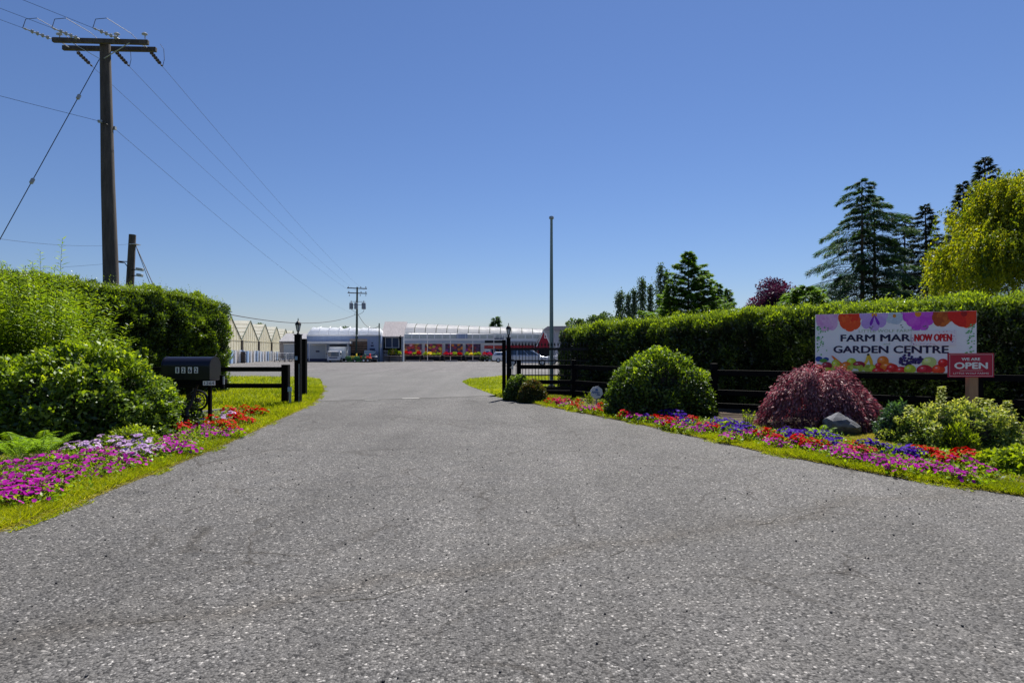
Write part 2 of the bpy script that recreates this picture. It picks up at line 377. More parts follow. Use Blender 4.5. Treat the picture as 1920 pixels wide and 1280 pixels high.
M['turf'] = groundmat('turf under the blades', (.08,.11,.008), (.15,.18,.010), (.2,.21,.014))
M['field'] = groundmat('far field', (.06,.08,.03), (.09,.11,.035), (.13,.12,.05))
M['bed'] = groundmat('bed earth', (.05,.038,.03), (.085,.065,.05), (.13,.105,.07))

def filmmat(name, col, trans):
    m = pbr(name, col, .35, var=.12, scale=1.0, bump=.4); t = m.node_tree
    out = [n for n in t.nodes if n.type == 'OUTPUT_MATERIAL'][0]; b = [n for n in t.nodes if n.type == 'BSDF_PRINCIPLED'][0]
    tr = t.nodes.new('ShaderNodeBsdfTranslucent'); tr.inputs[0].default_value = (*[min(1, c*1.25) for c in col], 1)
    mx = t.nodes.new('ShaderNodeMixShader'); mx.inputs[0].default_value = trans
    t.links.new(b.outputs[0], mx.inputs[1]); t.links.new(tr.outputs[0], mx.inputs[2]); t.links.new(mx.outputs[0], out.inputs[0]); return m
# ------------------------------------------------------------------ the ground
def sheet(name, rows, z, mat):
    """rows: list of (y, x0, x1); follows the fall of the land"""
    mb = MB(); vv = []
    for y, x0, x1 in rows: vv += [(x0, y, gz(y)+z), (x1, y, gz(y)+z)]
    mb.add(vv, [(2*i, 2*i+1, 2*i+3, 2*i+2) for i in range(len(rows)-1)])
    return tag(mb.build(name, mat), kind='structure')
def flat(name, pts, z, mat):
    mb = MB(); mb.add([(p[0], p[1], z) for p in pts], [tuple(range(len(pts)))])
    return tag(mb.build(name, mat), kind='structure')
sheet('ground', [(-400,-900,900),(-40,-900,900),(44,-900,900),(140,-900,900),(2500,-2500,2500)], -0.012, M['field'])
sheet('gravel_lot', [(28,-60,40),(44,-60,40),(92,-60,40),(130,-60,40)], -0.004, M['gravel'])

EL = [G(*p) for p in ((604,724),(606,733),(598,745),(585,757),(560,770),(525,786),(490,802),(450,820),(400,842),(350,862),(300,882),(250,901),(200,921),(150,942),(100,960),(50,979),(0,996))]
EL_X = EL+[(-4.62,4.3),(-5.4,3.6),(-7.5,3.1),(-12,2.9),(-60,2.8)]
ER = [G(*p) for p in ((880,724),(905,733),(930,742),(985,754),(1040,765),(1120,780),(1200,796),(1310,821),(1420,846),(1520,865),(1600,881),(1700,899),(1800,914),(1920,932))]
ER_X = ER+[(6.6,5.75),(8.5,5.3),(13,5.0),(60,4.9)]
def wob(pts, n=6, a=.03, seed=1):   # subdivide a line and roughen it a little
    out = []
    for i in range(len(pts)-1):
        p, q = np.array(pts[i]), np.array(pts[i+1]); L = np.linalg.norm(q-p); k = max(1, int(L/.16)) if L < 12 else 2
        t = np.array([q[1]-p[1], p[0]-q[0]])/max(L, 1e-6)
        for j in range(k):
            r = p+(q-p)*j/k
            s = ((vnoise(np.array([[r[0]*3+seed*9, r[1]*3, 0]]))[0]-.5)*2+(vnoise(np.array([[r[0]*11, r[1]*11, seed]]))[0]-.5)*1.1)*a*1.3 if L < 12 else 0
            out.append(tuple(r+t*s))
    out.append(tuple(pts[-1])); return out
SEAM = [G(592,753), G(650,751), G(720,749), G(800,746.5), G(860,744.5), G(915,742)]
L_in = [p for p in EL_X if p[1] < SEAM[0][1]-.1]; R_in = [p for p in ER_X if p[1] < SEAM[-1][1]-.1]
near = [(-60,-15)]+[(60,-15)]+list(reversed(wob(R_in, seed=2)))+list(reversed(wob(SEAM, a=.06, seed=3)))+wob(L_in, seed=4)
flat('driveway', near, 0.008, M['asphalt'])
up = wob(SEAM, a=.06, seed=3)+[ER[2], ER[1], ER[0], G(866,716), G(880,710), G(945,704.5), (1.5,33), (22,33.5), (22,37.5)]+[(-32,38.5), (-32,34), G(400,705.5), G(575,707), G(598,711), G(604,717), EL[0], EL[1]]
flat('upper_driveway', up, 0.012, M['asphalt2'])
# lawns and beds
LAWN_LC = [EL[0], G(604,717), G(598,711), G(575,707), G(400,705.5), (-20,31), (-20,17.5), (-13.8,15.0), (-11.5,9.0), (-14,4), (-60,4.5), (-60,2.85)]+list(reversed(EL_X[:-1]))
LAWN_L = wob([EL[0], G(604,717), G(598,711), G(575,707), G(400,705.5), (-20,31)], seed=5)+[(-20,17.5), (-13.8,15.0), (-11.5,9.0), (-14,4), (-60,4.5)]+[(-60,2.85)]+list(reversed(wob(EL_X[:-1], seed=4)))
flat('lawn', LAWN_L, 0.016, M['turf'])
LAWN_R = wob([ER[2], ER[1], ER[0], G(866,716), G(880,710), G(945,704.5)], seed=6)+[(1.5,33), (22,33.5), (22,22), (3,21), (1.9,17.0)]
flat('lawn', LAWN_R, 0.0162, M['turf'])
BED_R = wob(ER_X[2:-1], seed=2)+[(60,5), (60,9), (22,9.5), (9.6,14.0), (5.6,16.9), (2.2,22)]
flat('flower_bed', [p for p in BED_R], 0.020, M['bed'])
BED_L = [G(492,779), G(440,800), G(380,824), G(300,852), G(210,885), G(120,915), G(30,945), (-4.95,5.3), (-6.2,5.2), (-8.2,8.3), (-9.3,11.5), (-8.2,14), G(440,765)]
flat('flower_bed', BED_L, 0.020, M['bed'])
mb = MB(); se = wob(SEAM, a=.06, seed=3)
for p, q in zip(se[:-1], se[1:]):
    k = .012+.03*random.random(); mb.add([(p[0], p[1]-k, .0125), (q[0], q[1]-k, .0125), (q[0], q[1]+.012, .0125), (p[0], p[1]+.012, .0125)], [(0,1,2,3)])
tag(mb.build('asphalt_crack', pbr('dark seam', (.03,.028,.026), .95, var=.5, scale=20)), kind='structure')
mb = MB()
for i, (x0, x1, y) in enumerate(((754,786,748),(683,709,751.5))):
    a, b = G(x0, y), G(x1, y-1)
    tag(MB().bar((a[0], a[1], .013), (b[0], b[1], .013), .16, .016).build('concrete_strip', pbr('worn concrete', (.33,.325,.30) if i == 0 else (.2,.2,.19), .9, var=.3, scale=14)), kind='structure')

NEAR_C = [(-60,-15),(60,-15)]+list(reversed(R_in))+list(reversed(SEAM))+list(L_in)
# ------------------------------------------------------------------ grass
def in_poly(pts, poly):
    x, y = pts[:,0], pts[:,1]; r = np.zeros(len(pts), bool); n = len(poly); j = n-1
    for i in range(n):
        xi, yi = poly[i]; xj, yj = poly[j]
        c = ((yi > y) != (yj > y)) & (x < (xj-xi)*(y-yi)/((yj-yi) if yj != yi else 1e-9)+xi); r ^= c; j = i
    return r
def grass(name, xy, hmin, hmax, wd, mat, z=.014, lean=.5):
    n = len(xy); Pt = np.column_stack([xy, np.full(n, z)])
    h = rng.uniform(hmin, hmax, n)*(0.6+.8*vnoise(np.column_stack([xy*1.7, np.zeros(n)]), 3))
    T = np.column_stack([rng.normal(0, lean, n)*h, rng.normal(0, lean, n)*h, h])
    rnd = np.clip(rng.normal(.45, .22, n)+.7*(vnoise(np.column_stack([xy*.9, np.zeros(n)]), 5)-.5), 0, 1)
    return tag(link(name, blade_mesh(name, Pt, T, wd, mat, rnd)), kind='stuff')
def strip(edge, o0, o1, n, side):   # random points beside an edge line
    e = np.array(edge); seg = e[1:]-e[:-1]; L = np.linalg.norm(seg, axis=1)
    mid = (e[1:]+e[:-1])/2; wgt = L/np.maximum(mid[:,1], 3)**1.2; wgt /= wgt.sum()
    k = rng.choice(len(seg), n, p=wgt); t = rng.random(n)[:, None]; nn = np.column_stack([seg[:,1], -seg[:,0]])/L[:, None]*side
    return e[k]+seg[k]*t+nn[k]*rng.uniform(o0, o1, n)[:, None]
def area(poly, x0, x1, y0, y1, n):
    u = rng.random(n); d = 1/(1/y0+(1/y1-1/y0)*u)        # denser close by
    p = np.column_stack([rng.uniform(x0, x1, n), d]); return p[in_poly(p, poly)]
ELn = np.array(EL_X[:20]); ERn = np.array(ER_X[:17])
g1 = strip(ELn, .0, .62, 90000, 1); g1 = g1[g1[:,1] > 2.5]
# left strip lies outside (to the left of) the drive
side_test = in_poly(g1, NEAR_C); g1 = g1[~side_test]
if len(g1) < 20000:
    g1 = strip(ELn, -.62, .0, 90000, 1); g1 = g1[~in_poly(g1, NEAR_C)]
grass('verge_grass', g1, .03, .075, .009, M['grass'], .016, .8)
g2 = strip(ERn[2:], .0, .42, 80000, 1); g2 = g2[~in_poly(g2, NEAR_C)]
if len(g2) < 20000:
    g2 = strip(ERn[2:], -.55, .0, 110000, 1); g2 = g2[~in_poly(g2, NEAR_C)]
grass('verge_grass', g2, .025, .07, .010, M['grass'], .02, .8)
for o in [o for o in COL.objects if o.name.startswith('verge_grass')]: pass
g3 = area(LAWN_LC, -20, -4, 10, 33, 130000); g3 = g3[~in_poly(g3, BED_L)]
grass('lawn_grass', g3, .04, .11, .022, M['grass'], .016, .5)
g4 = area([ER[2], ER[1], ER[0], G(866,716), G(880,710), G(945,704.5), (1.5,33), (22,33.5), (22,22), (3,21), (1.9,17.0)], -3, 6, 16, 34, 50000)
grass('lawn_grass', g4, .03, .07, .022, M['grass'], .016, .5)
g5 = np.column_stack([rng.uniform(-9, -4, 16000), rng.uniform(5, 14, 16000)]); g5 = g5[in_poly(g5, BED_L)]
grass('bed_grass', g5, .03, .09, .012, M['grass'], .02, .7)
gs = strip(ELn, -.06, .05, 9000, 1); grass('straw_edge', gs[gs[:,1] > 2.6], .01, .035, .008, M['grass_dry'], .014, 1.6)
gs = strip(ERn[2:], -.05, .04, 7000, 1); grass('straw_edge', gs, .01, .03, .008, M['grass_dry'], .018, 1.6)
for en, sd_ in ((ELn, 1), (ERn[2:], 1)):
    gc = strip(en, -.16 if en is ELn else .0, .0 if en is ELn else .16, 9000, sd_); gc = gc[vnoise(np.column_stack([gc*2.6, np.zeros(len(gc))]), 9) > .62]; grass('creeping_grass', gc[gc[:,1] > 2.6], .015, .05, .009, M['grass'], .010, 1.2)
dry = [G(1570,822), G(1640,815), G(1760,838), G(1840,852), G(1900,862), G(1900,880), G(1800,862), G(1700,846), G(1600,832)]
g6 = np.column_stack([rng.uniform(4, 9, 200000), rng.uniform(6.5, 11, 200000)]); g6 = g6[in_poly(g6, dry)][:26000]
grass('dry_grass', g6, .02, .05, .010, M['grass_dry'], .02, 1.0)
g7 = strip(ERn[2:], .35, 2.2, 40000, 1); g7 = g7[~in_poly(g7, NEAR_C)]
if len(g7) < 5000:
    g7 = strip(ERn[2:], -2.2, -.35, 40000, 1); g7 = g7[~in_poly(g7, NEAR_C)]
grass('bed_grass', g7[:22000], .02, .06, .010, M['grass'], .02, .9)
# loose grit, and the crack that runs across the drive
mb = MB()
for i in range(420):
    x, y = rng.uniform(-5.5, 6), rng.uniform(2.3, 9)
    if not in_poly(np.array([[x, y]]), NEAR_C)[0]: continue
    r = rng.uniform(.004, .011); mb.ell((x, y, .009+r*.5), (r, r*rng.uniform(.6, 1.2), r*.7), 5, 3)
tag(mb.build('loose_grit', pbr('dark grit', (.05,.05,.052), .9, var=.6, scale=40)), kind='stuff')
mb = MB()
crk = [G(*p) for p in ((250,1165),(420,1130),(560,1125),(700,1120),(790,1105),(860,1085),(930,1070),(1010,1050),(1100,1045),(1210,1030),(1300,1008),(1400,992),(1500,965),(1580,950))]
crk = wob(crk, a=.10, seed=8)
for i in range(len(crk)-1):
    a, b = np.array(crk[i]), np.array(crk[i+1])
    if vnoise(np.array([[i*.7, 3.3, 1.1]]))[0] < .5: continue
    w1 = .002+.009*rng.random()**2
    t = (b-a); nrm_ = np.array([-t[1], t[0]])/np.linalg.norm(t)
    mb.add([(*(a-nrm_*w1*.5), .0105), (*(b-nrm_*w1*.5), .0105), (*(b+nrm_*w1), .0105), (*(a+nrm_*w1), .0105)], [(0,1,2,3)])
tag(mb.build('asphalt_crack', pbr('dirt in crack', (.05,.046,.038), .95, var=.5, scale=30)), kind='structure')

# ------------------------------------------------------------------ hedges
def path_sample(path, n):
    e = np.array(path, float); seg = e[1:]-e[:-1]; L = np.linalg.norm(seg, axis=1)
    mid = (e[1:]+e[:-1])/2; wgt = L/np.maximum(np.linalg.norm(mid, axis=1), 6)**1.3; wgt /= wgt.sum()
    k = rng.choice(len(seg), n, p=wgt); t = rng.random(n)[:, None]
    d = seg[k]/L[k][:, None]
    return e[k]+seg[k]*t, d
def smooth_path(path, it=3):
    p = np.array(path, float)
    for _ in range(it):
        q = [p[0]]
        for a, b in zip(p[:-1], p[1:]): q += [a*.75+b*.25, a*.25+b*.75]
        q.append(p[-1]); p = np.array(q)
    return p
def hedge(name, label, path, hgt, thick, n, mat, side, end_cap=True, L=(.07,.15), W=.4, top_shoot=2500, round_=.55, rough=.30, base=.5, top_sun=.35):
    """path: front line; side: +1 when the hedge lies to the left of the walking direction"""
    path = smooth_path(path); root = thing(name, label, 'hedge', (path[0][0], path[0][1], 0))
    # opaque dark core added inside the leaves to block light
    mb = MB(); ns = len(path); prof = [(.30,0),(.26,.5),(.28,.86),(.55,.93),(.8,.93),(.95,.86),(.95,0)]
    for i in range(ns):
        d = path[min(i+1, ns-1)]-path[max(i-1, 0)]; d /= np.linalg.norm(d); nn = np.array([-d[1], d[0]])*side
        pull = d*.3 if i == 0 else (-d*.3 if i == ns-1 else 0)
        for a, b in prof:
            q = path[i]+pull+nn*thick*a; mb.v.append((q[0], q[1], b*float(hgt(path[i])[0])))
    m = len(prof)
    for i in range(ns-1):
        for k in range(m-1): mb.f.append((i*m+k, i*m+k+1, (i+1)*m+k+1, (i+1)*m+k))
    mb.f.append(tuple(range(m))); mb.f.append(tuple((ns-1)*m+k for k in reversed(range(m)))); mb.m = [0]*len(mb.f)
    mb.build('light_block_core', M['core_block'], root)
    P2, D = path_sample(path, n); NN = np.column_stack([-D[:,1], D[:,0]])*side
    hh = hgt(P2)
    u = rng.random(n); front = u < .62; top = (u >= .62) & (u < .97)
    z = rng.random(n)**.9*hh; off = np.zeros(n)
    r = round_
    over = np.clip((z-(hh-r))/r, 0, 1); off[front] = (r*(1-np.sqrt(np.clip(1-over[front]**2, 0, 1))))
    off[top] = rng.uniform(.05, thick, top.sum()); tt = np.clip((r-off)/r, 0, 1); z[top] = (hh-r+r*np.sqrt(np.clip(1-tt**2, 0, 1)))[top]
    back = ~(front | top); off[back] = thick
    nrm3 = np.zeros((n, 3))
    nrm3[front, :2] = -NN[front]*(1-over[front]*.75)[:, None]; nrm3[front, 2] = over[front]
    nrm3[top, 2] = 1; nrm3[top, :2] = -NN[top]*tt[top][:, None]*.6; nrm3[back, :2] = NN[back]
    nrm3 = nrm(nrm3)
    Pt = np.column_stack([P2+NN*off[:, None], z])
    if end_cap:          # the rounded ends
        for sgn, idx in ((1, 0), (-1, -1)):
            k = int(n*.07); dd = D[0]*0; d = (path[1]-path[0] if idx == 0 else path[-1]-path[-2]); d = d/np.linalg.norm(d); nn = np.array([-d[1], d[0]])*side
            a = rng.uniform(0, 1, k); hp = float(hgt(path[idx])[0]); zz = rng.random(k)*hp; bow = .35*np.sin(a*math.pi)*np.sqrt(np.clip(1-(zz/hp)**6, 0, 1))
            q = path[idx]+nn*(a*thick)[:, None]-sgn*d*bow[:, None]
            Pt = np.vstack([Pt, np.column_stack([q, zz])]); nx = np.column_stack([np.repeat([-sgn*d], k, 0), np.full(k, .15)]); nrm3 = np.vstack([nrm3, nrm(nx)])
    cl = vnoise(Pt*2.4, 2)*.6+vnoise(Pt*6.5, 4)*.4
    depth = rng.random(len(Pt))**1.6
    Pt = Pt+nrm3*((cl-.5)*rough*2-.26*depth+.05)[:, None]; Pt[:,2] = np.maximum(Pt[:,2], .02)
    A = nrm(nrm3*.75+np.array([0,0,.35])+rvec(len(Pt))*.75); N = nrm(np.cross(A, rvec(len(Pt))))
    N = nrm(N+nrm3*.5)
    Ls = rng.uniform(*L, len(Pt)); top_facing = np.clip((nrm3[:,2]-.35)*1.4, 0, 1); rnd = np.clip(base+.9*(cl-.5)+rng.normal(0, .16, len(Pt))-.25*depth+top_sun*top_facing, 0, 1)  # sunlit top painted in as lighter leaves, shade inside as darker ones
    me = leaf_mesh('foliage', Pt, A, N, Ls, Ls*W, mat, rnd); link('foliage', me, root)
    if top_shoot:
        P2, D = path_sample(path, top_shoot); NN = np.column_stack([-D[:,1], D[:,0]])*side; hh = hgt(P2)
        o = rng.uniform(.15, thick, top_shoot); hL = rng.gamma(2.0, .055, top_shoot)+.04
        Pt = []; A = []; Ls = []
        for j in range(6):
            f = j/6
            Pt.append(np.column_stack([P2+NN*o[:, None], hh-.05+hL*f])); dd = rvec(top_shoot); dd[:,2] = np.abs(dd[:,2])*.5+.6; A.append(dd); Ls.append(np.full(top_shoot, .075)*rng.uniform(.6, 1.1, top_shoot))
        Pt = np.vstack(Pt); A = np.vstack(A); Ls = np.concatenate(Ls)
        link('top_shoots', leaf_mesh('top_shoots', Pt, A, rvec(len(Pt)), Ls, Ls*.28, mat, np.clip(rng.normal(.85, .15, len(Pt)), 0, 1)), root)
    return root
HR = [(1.75,20.9), (3.6,18.0), (5.6,15.4), (8.2,13.6), (11,12.0), (16,9.3)]
def hr_h(q):
    q = np.atleast_2d(q); return np.interp(q[:,0], [1.7, 2.6, 5, 9, 16], [2.18, 2.34, 2.46, 2.58, 2.68])+.08*(vnoise(np.column_stack([q[:,0]*.8, q[:,1]*.8, q[:,0]*0]))-.5)
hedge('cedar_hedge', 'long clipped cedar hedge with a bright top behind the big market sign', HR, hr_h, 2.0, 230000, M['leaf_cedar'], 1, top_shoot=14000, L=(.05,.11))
HLp = [(-10.3,20.6), (-11.6,17.9), (-13.4,15.4), (-16.5,12.6), (-20,10.5)]
def hl_h(q):
    q = np.atleast_2d(q); return np.interp(q[:,0], [-20, -15, -12.6, -10.9, -10.3], [3.7, 3.6, 3.5, 3.4, 3.2])+.1*(vnoise(np.column_stack([q[:,0]*.8, q[:,1]*.8, q[:,0]*0+5]))-.5)
hedge('cedar_hedge', 'tall rounded cedar hedge at the left behind the number 1262 mailbox', HLp, hl_h, 2.2, 175000, M['leaf_hedge_l'], -1, top_shoot=9000, round_=1.0, L=(.06,.13), rough=.4, base=.55, top_sun=.2)

# ------------------------------------------------------------------ shrubs
def mound(name, label, c, rad, n, mat, L=(.05,.09), W=.55, cat='shrub', group=None, lump=.16, hem=.0, top_bright=.25, stems=6, up=.25, droop=0.0, shape=1.0, spikes=0):
    root = thing(name, label, cat, (c[0], c[1], 0), group)
    mb = MB()
    for i in range(stems):
        a = rng.uniform(0, 6.28); q = (c[0]+math.cos(a)*rad[0]*.5, c[1]+math.sin(a)*rad[1]*.5, rad[2]*rng.uniform(.5, .8))
        mb.tube([(c[0]+.05*math.cos(a), c[1]+.05*math.sin(a), 0), ((c[0]+q[0])/2, (c[1]+q[1])/2, q[2]*.6), q], [.03, .02, .01], 5)
    mb.build('stem', M['bark'], root)
    core = MB(); core.ell((c[0], c[1], rad[2]*.30), (rad[0]*.78, rad[1]*.78, rad[2]*.52), 16, 9, .18, 3); core.build('light_block_core', M['core_block'], root, smooth='all')  # solid dark ellipsoid added under the leaves, blocks light
    d = rvec(n); d[:,2] = np.abs(d[:,2])*1.05-.02; d = nrm(d)
    if shape != 1.0: d[:,2] = np.sign(d[:,2])*np.abs(d[:,2])**shape
    s = np.column_stack([d[:,0]*rad[0], d[:,1]*rad[1], np.maximum(d[:,2], 0)*rad[2]])
    cl = vnoise(s*3.0/max(rad)*2+c[0], 1)*.55+vnoise(s*9/max(rad)+c[1], 6)*.45
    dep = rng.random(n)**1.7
    k = 1+(cl-.5)*2*lump-.30*dep
    Pt = s*k[:, None]+np.array([c[0], c[1], hem])
    low = rng.random(n) < .25                                   # skirts that reach the ground
    Pt[low, 2] *= rng.random(low.sum())
    Pt[:,2] = np.maximum(Pt[:,2], .02)
    A = nrm(d*.6+rvec(n)*.8+np.array([0, 0, up-droop])); N = nrm(d*.7+rvec(n)*.6+np.array([0, 0, .45]))
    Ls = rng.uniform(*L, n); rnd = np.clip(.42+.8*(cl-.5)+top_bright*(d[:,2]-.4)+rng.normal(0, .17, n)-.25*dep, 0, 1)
    link('foliage', leaf_mesh('foliage', Pt, A, N, Ls, Ls*W, mat, rnd), root)
    if spikes:
        a = rng.uniform(0, 6.28, spikes); rr = np.sqrt(rng.random(spikes))*.85
        bx, by = c[0]+np.cos(a)*rr*rad[0], c[1]+np.sin(a)*rr*rad[1]; bz = rad[2]*np.sqrt(np.clip(1-rr**2, .05, 1))*.95
        Pt = []; A = []
        for j in range(9):
            hgt_ = rng.uniform(.10, .22, spikes) if j == 0 else hgt_
            Pt.append(np.column_stack([bx+rng.normal(0, .012, spikes), by+rng.normal(0, .012, spikes), bz+hgt_*j/9])); q = rvec(spikes); q[:,2] = np.abs(q[:,2])+.5; A.append(q)
        Pt = np.vstack(Pt); A = np.vstack(A); Ls = np.full(len(Pt), np.mean(L)*.85)
        link('new_shoots', leaf_mesh('new_shoots', Pt, A, rvec(len(Pt)), Ls, Ls*W, mat, np.clip(rng.normal(.85, .14, len(Pt)), 0, 1)), root)['kind'] = 'stuff'
    return root
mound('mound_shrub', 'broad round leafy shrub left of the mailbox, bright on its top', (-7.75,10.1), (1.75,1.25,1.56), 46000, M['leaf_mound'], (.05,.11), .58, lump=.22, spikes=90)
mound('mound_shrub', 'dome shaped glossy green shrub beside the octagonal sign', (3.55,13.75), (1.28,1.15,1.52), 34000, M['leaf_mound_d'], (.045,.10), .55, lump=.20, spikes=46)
mound('round_shrub', 'small clipped green ball shrub touching the right gate post', (0.20,17.45), (.46,.42,.76), 9000, M['leaf_mound_d'], (.04,.07), .5)
mound('round_shrub', 'small reddish brown ball shrub in front of the sliding gate', (0.60,16.75), (.44,.40,.64), 9000, M['leaf_red'], (.04,.07), .5)
# Japanese maple: umbrella of drooping sprays on a short trunk
def maple(c, rad, n):
    root = thing('japanese_maple', 'low purple Japanese maple with drooping sprays below the market sign', 'shrub', (c[0], c[1], 0))
    mb = MB()
    for i in range(7):
        a = i*.9; e = (c[0]+math.cos(a)*rad[0]*.6, c[1]+math.sin(a)*rad[1]*.6, rad[2]*.72)
        mb.tube([(c[0], c[1], 0), (c[0]+.05, c[1], .35), ((c[0]+e[0])/2, (c[1]+e[1])/2, rad[2]*.75), e], [.06, .05, .03, .012], 6)
    mb.build('trunk', M['bark'], root)
    ns = 900; a = rng.uniform(0, 6.28, ns); rr = np.sqrt(rng.random(ns)); lay = rng.random(ns)
    per = 34; t = np.linspace(0, 1, per)
    Pt = []; A = []
    for i in range(ns):
        r0 = rr[i]; ou = np.array([math.cos(a[i]), math.sin(a[i])])
        z0 = rad[2]*(math.sqrt(max(1-r0**2*.86, .02)))*(1-.28*lay[i]**2)*(1+.30*(vnoise(np.array([[math.cos(a[i])*r0*2.6, math.sin(a[i])*r0*2.6, 4.0]]))[0]-.5)*2)+rng.normal(0, .03)
        ln = rng.uniform(.22, .48)
        rad_t = r0+t*ln/rad[0]*.75
        p = np.column_stack([c[0]+ou[0]*rad[0]*rad_t, c[1]+ou[1]*rad[1]*rad_t, z0-.02-ln*.9*t**1.7*(.4+r0)])
        p += rng.normal(0, .028, p.shape); Pt.append(p)
        A.append(np.column_stack([np.full(per, ou[0])*.7, np.full(per, ou[1])*.7, -.3-1.0*t]) + rng.normal(0, .45, (per, 3)))
    Pt = np.vstack(Pt); A = np.vstack(A); Pt[:,2] = np.maximum(Pt[:,2], .03)
    L = rng.uniform(.05, .10, len(Pt)); N = nrm(rvec(len(Pt))*.6+np.array([0,-.3,.8]))
    rnd = np.clip(rng.normal(.42, .2, len(Pt))+.5*(vnoise(Pt*4)-.5)+.25*(Pt[:,2]/rad[2]-.5), 0, 1)
    link('foliage', leaf_mesh('foliage', Pt, A, N, L, L*.30, M['leaf_maple'], rnd), root)
maple((6.2,11.45), (.98,.85,1.10), 0)
# variegated shrub with spires
vr = mound('variegated_shrub', 'cream and green variegated shrub with one tall spire in front of the open sign post', (7.3,9.35), (.98,.6,.62), 15000, M['leaf_var'], (.035,.07), .6, lump=.38, spikes=40)
for (x, y, z0, hgt_, k) in ((6.98,9.25,.55,.42,240), (8.1,9.3,.55,.18,90), (7.9,9.4,.6,.15,80), (6.5,9.3,.5,.16,80), (7.55,9.2,.65,.14,80)):
    t = rng.random(k); a = rng.uniform(0, 6.28, k); rr = .075*(1-t*.75); L = np.full(k, .055)
    link('spire', leaf_mesh('spire', np.column_stack([x+np.cos(a)*rr*rng.random(k), y+np.sin(a)*rr*rng.random(k), z0+t*hgt_]), np.column_stack([np.cos(a), np.sin(a), np.full(k, .35)]), rvec(k)*.5+np.array([0,0,1]), L, L*.6, M['leaf_var'], np.clip(rng.normal(.7, .2, k), 0, 1)), vr)
mound('blue_green_shrub', 'small blue green shrub left behind the variegated shrub', (6.62,9.75), (.34,.28,.60), 3000, M['leaf_spruce'], (.05,.09), .35, lump=.3)
mound('lime_plant', 'bright lime leafy plant at the right end of the flower border', (6.75,7.35), (.62,.52,.27), 7000, M['leaf_lime'], (.04,.08), .7, lump=.3)
mound('lime_plant', 'tuft of upright yellow green leaves in front of the variegated shrub', (6.95,8.85), (.24,.2,.36), 1300, M['leaf_lime'], (.06,.12), .16, lump=.3, up=.9)
mound('lime_plant', 'low lime green plant at the foot of the left mound shrub', (-6.15,9.2), (.42,.34,.30), 2600, M['leaf_lime'], (.04,.07), .5, lump=.3)
mound('low_shrub', 'small dark green shrub under the left end of the shelf', (-7.15,12.2), (.5,.4,.5), 3000, M['leaf_mound_d'], (.04,.08), .5, lump=.3)
def weed(label, c, h, n, spread, mat, Ls=.07, W=.3, name='weed'):
    root = thing(name, label, 'plant', (c[0], c[1], 0)); mb = MB(); Pt = []; A = []
    for i in range(n):
        a = rng.uniform(0, 6.28); s = spread*rng.random(); tip = Vector((c[0]+math.cos(a)*s, c[1]+math.sin(a)*s, h*rng.uniform(.6, 1)))
        b = Vector((c[0]+math.cos(a)*s*.25, c[1]+math.sin(a)*s*.25, 0)); mb.tube([b, (b+tip)/2+Vector((0,0,.03)), tip], .004, 3)
        k = 26; t = rng.uniform(.15, 1, k)[:, None]; p = np.array(b)*(1-t)+np.array(tip)*t; aa = rng.uniform(0, 6.28, k)
        Pt.append(p); A.append(np.column_stack([np.cos(aa), np.sin(aa), np.full(k, .7)]))
    mb.build('stem', mat, root); Pt = np.vstack(Pt); A = np.vstack(A); L = rng.uniform(.6, 1.2, len(Pt))*Ls
    link('foliage', leaf_mesh('foliage', Pt, A, rvec(len(Pt)), L, L*W, mat), root); return root
q = G(1402,812); weed('tall pale yellow green weed at the left foot of the purple maple', q, .46, 16, .2, M['leaf_lime'], .05)
q = G(1105,757); weed('pale yellow green plant left of the octagonal sign', q, .36, 14, .22, M['leaf_lime'], .05)
q = G(1132,762); weed('low yellow green plant below the octagonal sign', q, .22, 14, .2, M['leaf_lime'], .05)
q = G(1900,815); weed('thin green weed at the right edge behind the variegated shrub', q, .5, 12, .3, M['leaf_var'], .06)
def fern(label, c, n, L0, rot=0):
    root = thing('fern', label, 'fern', (c[0], c[1], 0)); mb = MB(); Pt = []; A = []
    for i in range(n):
        a = rot+6.28*i/n+rng.normal(0, .2); u = np.array([math.cos(a), math.sin(a), 0]); k = 22; t = np.linspace(.05, 1, k)
        L = L0*rng.uniform(.8, 1.15); sp = np.array([c[0], c[1], 0])+np.outer(L*t*.75, u)+np.outer(L*(t*1.35-.75*t**2), [0,0,1])
        mb.tube([tuple(x) for x in sp[::3]], .004, 3)
        sd = np.array([-u[1], u[0], 0])
        for s in (-1, 1):
            Pt.append(sp); A.append(np.repeat([sd*s+u*.45+np.array([0,0,-.1])], k, 0))
    mb.build('stem', M['leaf_fern'], root); Pt = np.vstack(Pt); A = np.vstack(A)
    k = len(Pt)//22; L = np.tile(np.sin(np.linspace(.35, 3.0, 22))*.24*L0+.01, k)*rng.uniform(.7, 1.1, 22*k)
    link('frond', leaf_mesh('frond', Pt, A, np.array([0,0,1])+rvec(len(Pt))*.5, L, L*.10, M['leaf_fern']), root)
q = G(35,866); fern('bright green fern at the left edge in front of the mound shrub', q, 15, .56)
q = G(78,862); fern('bright green fern second from the left edge beside the magenta petunias', q, 15, .54, .4)
q = G(1538,824); fern('small fern against the left side of the grey rock', q, 8, .34)
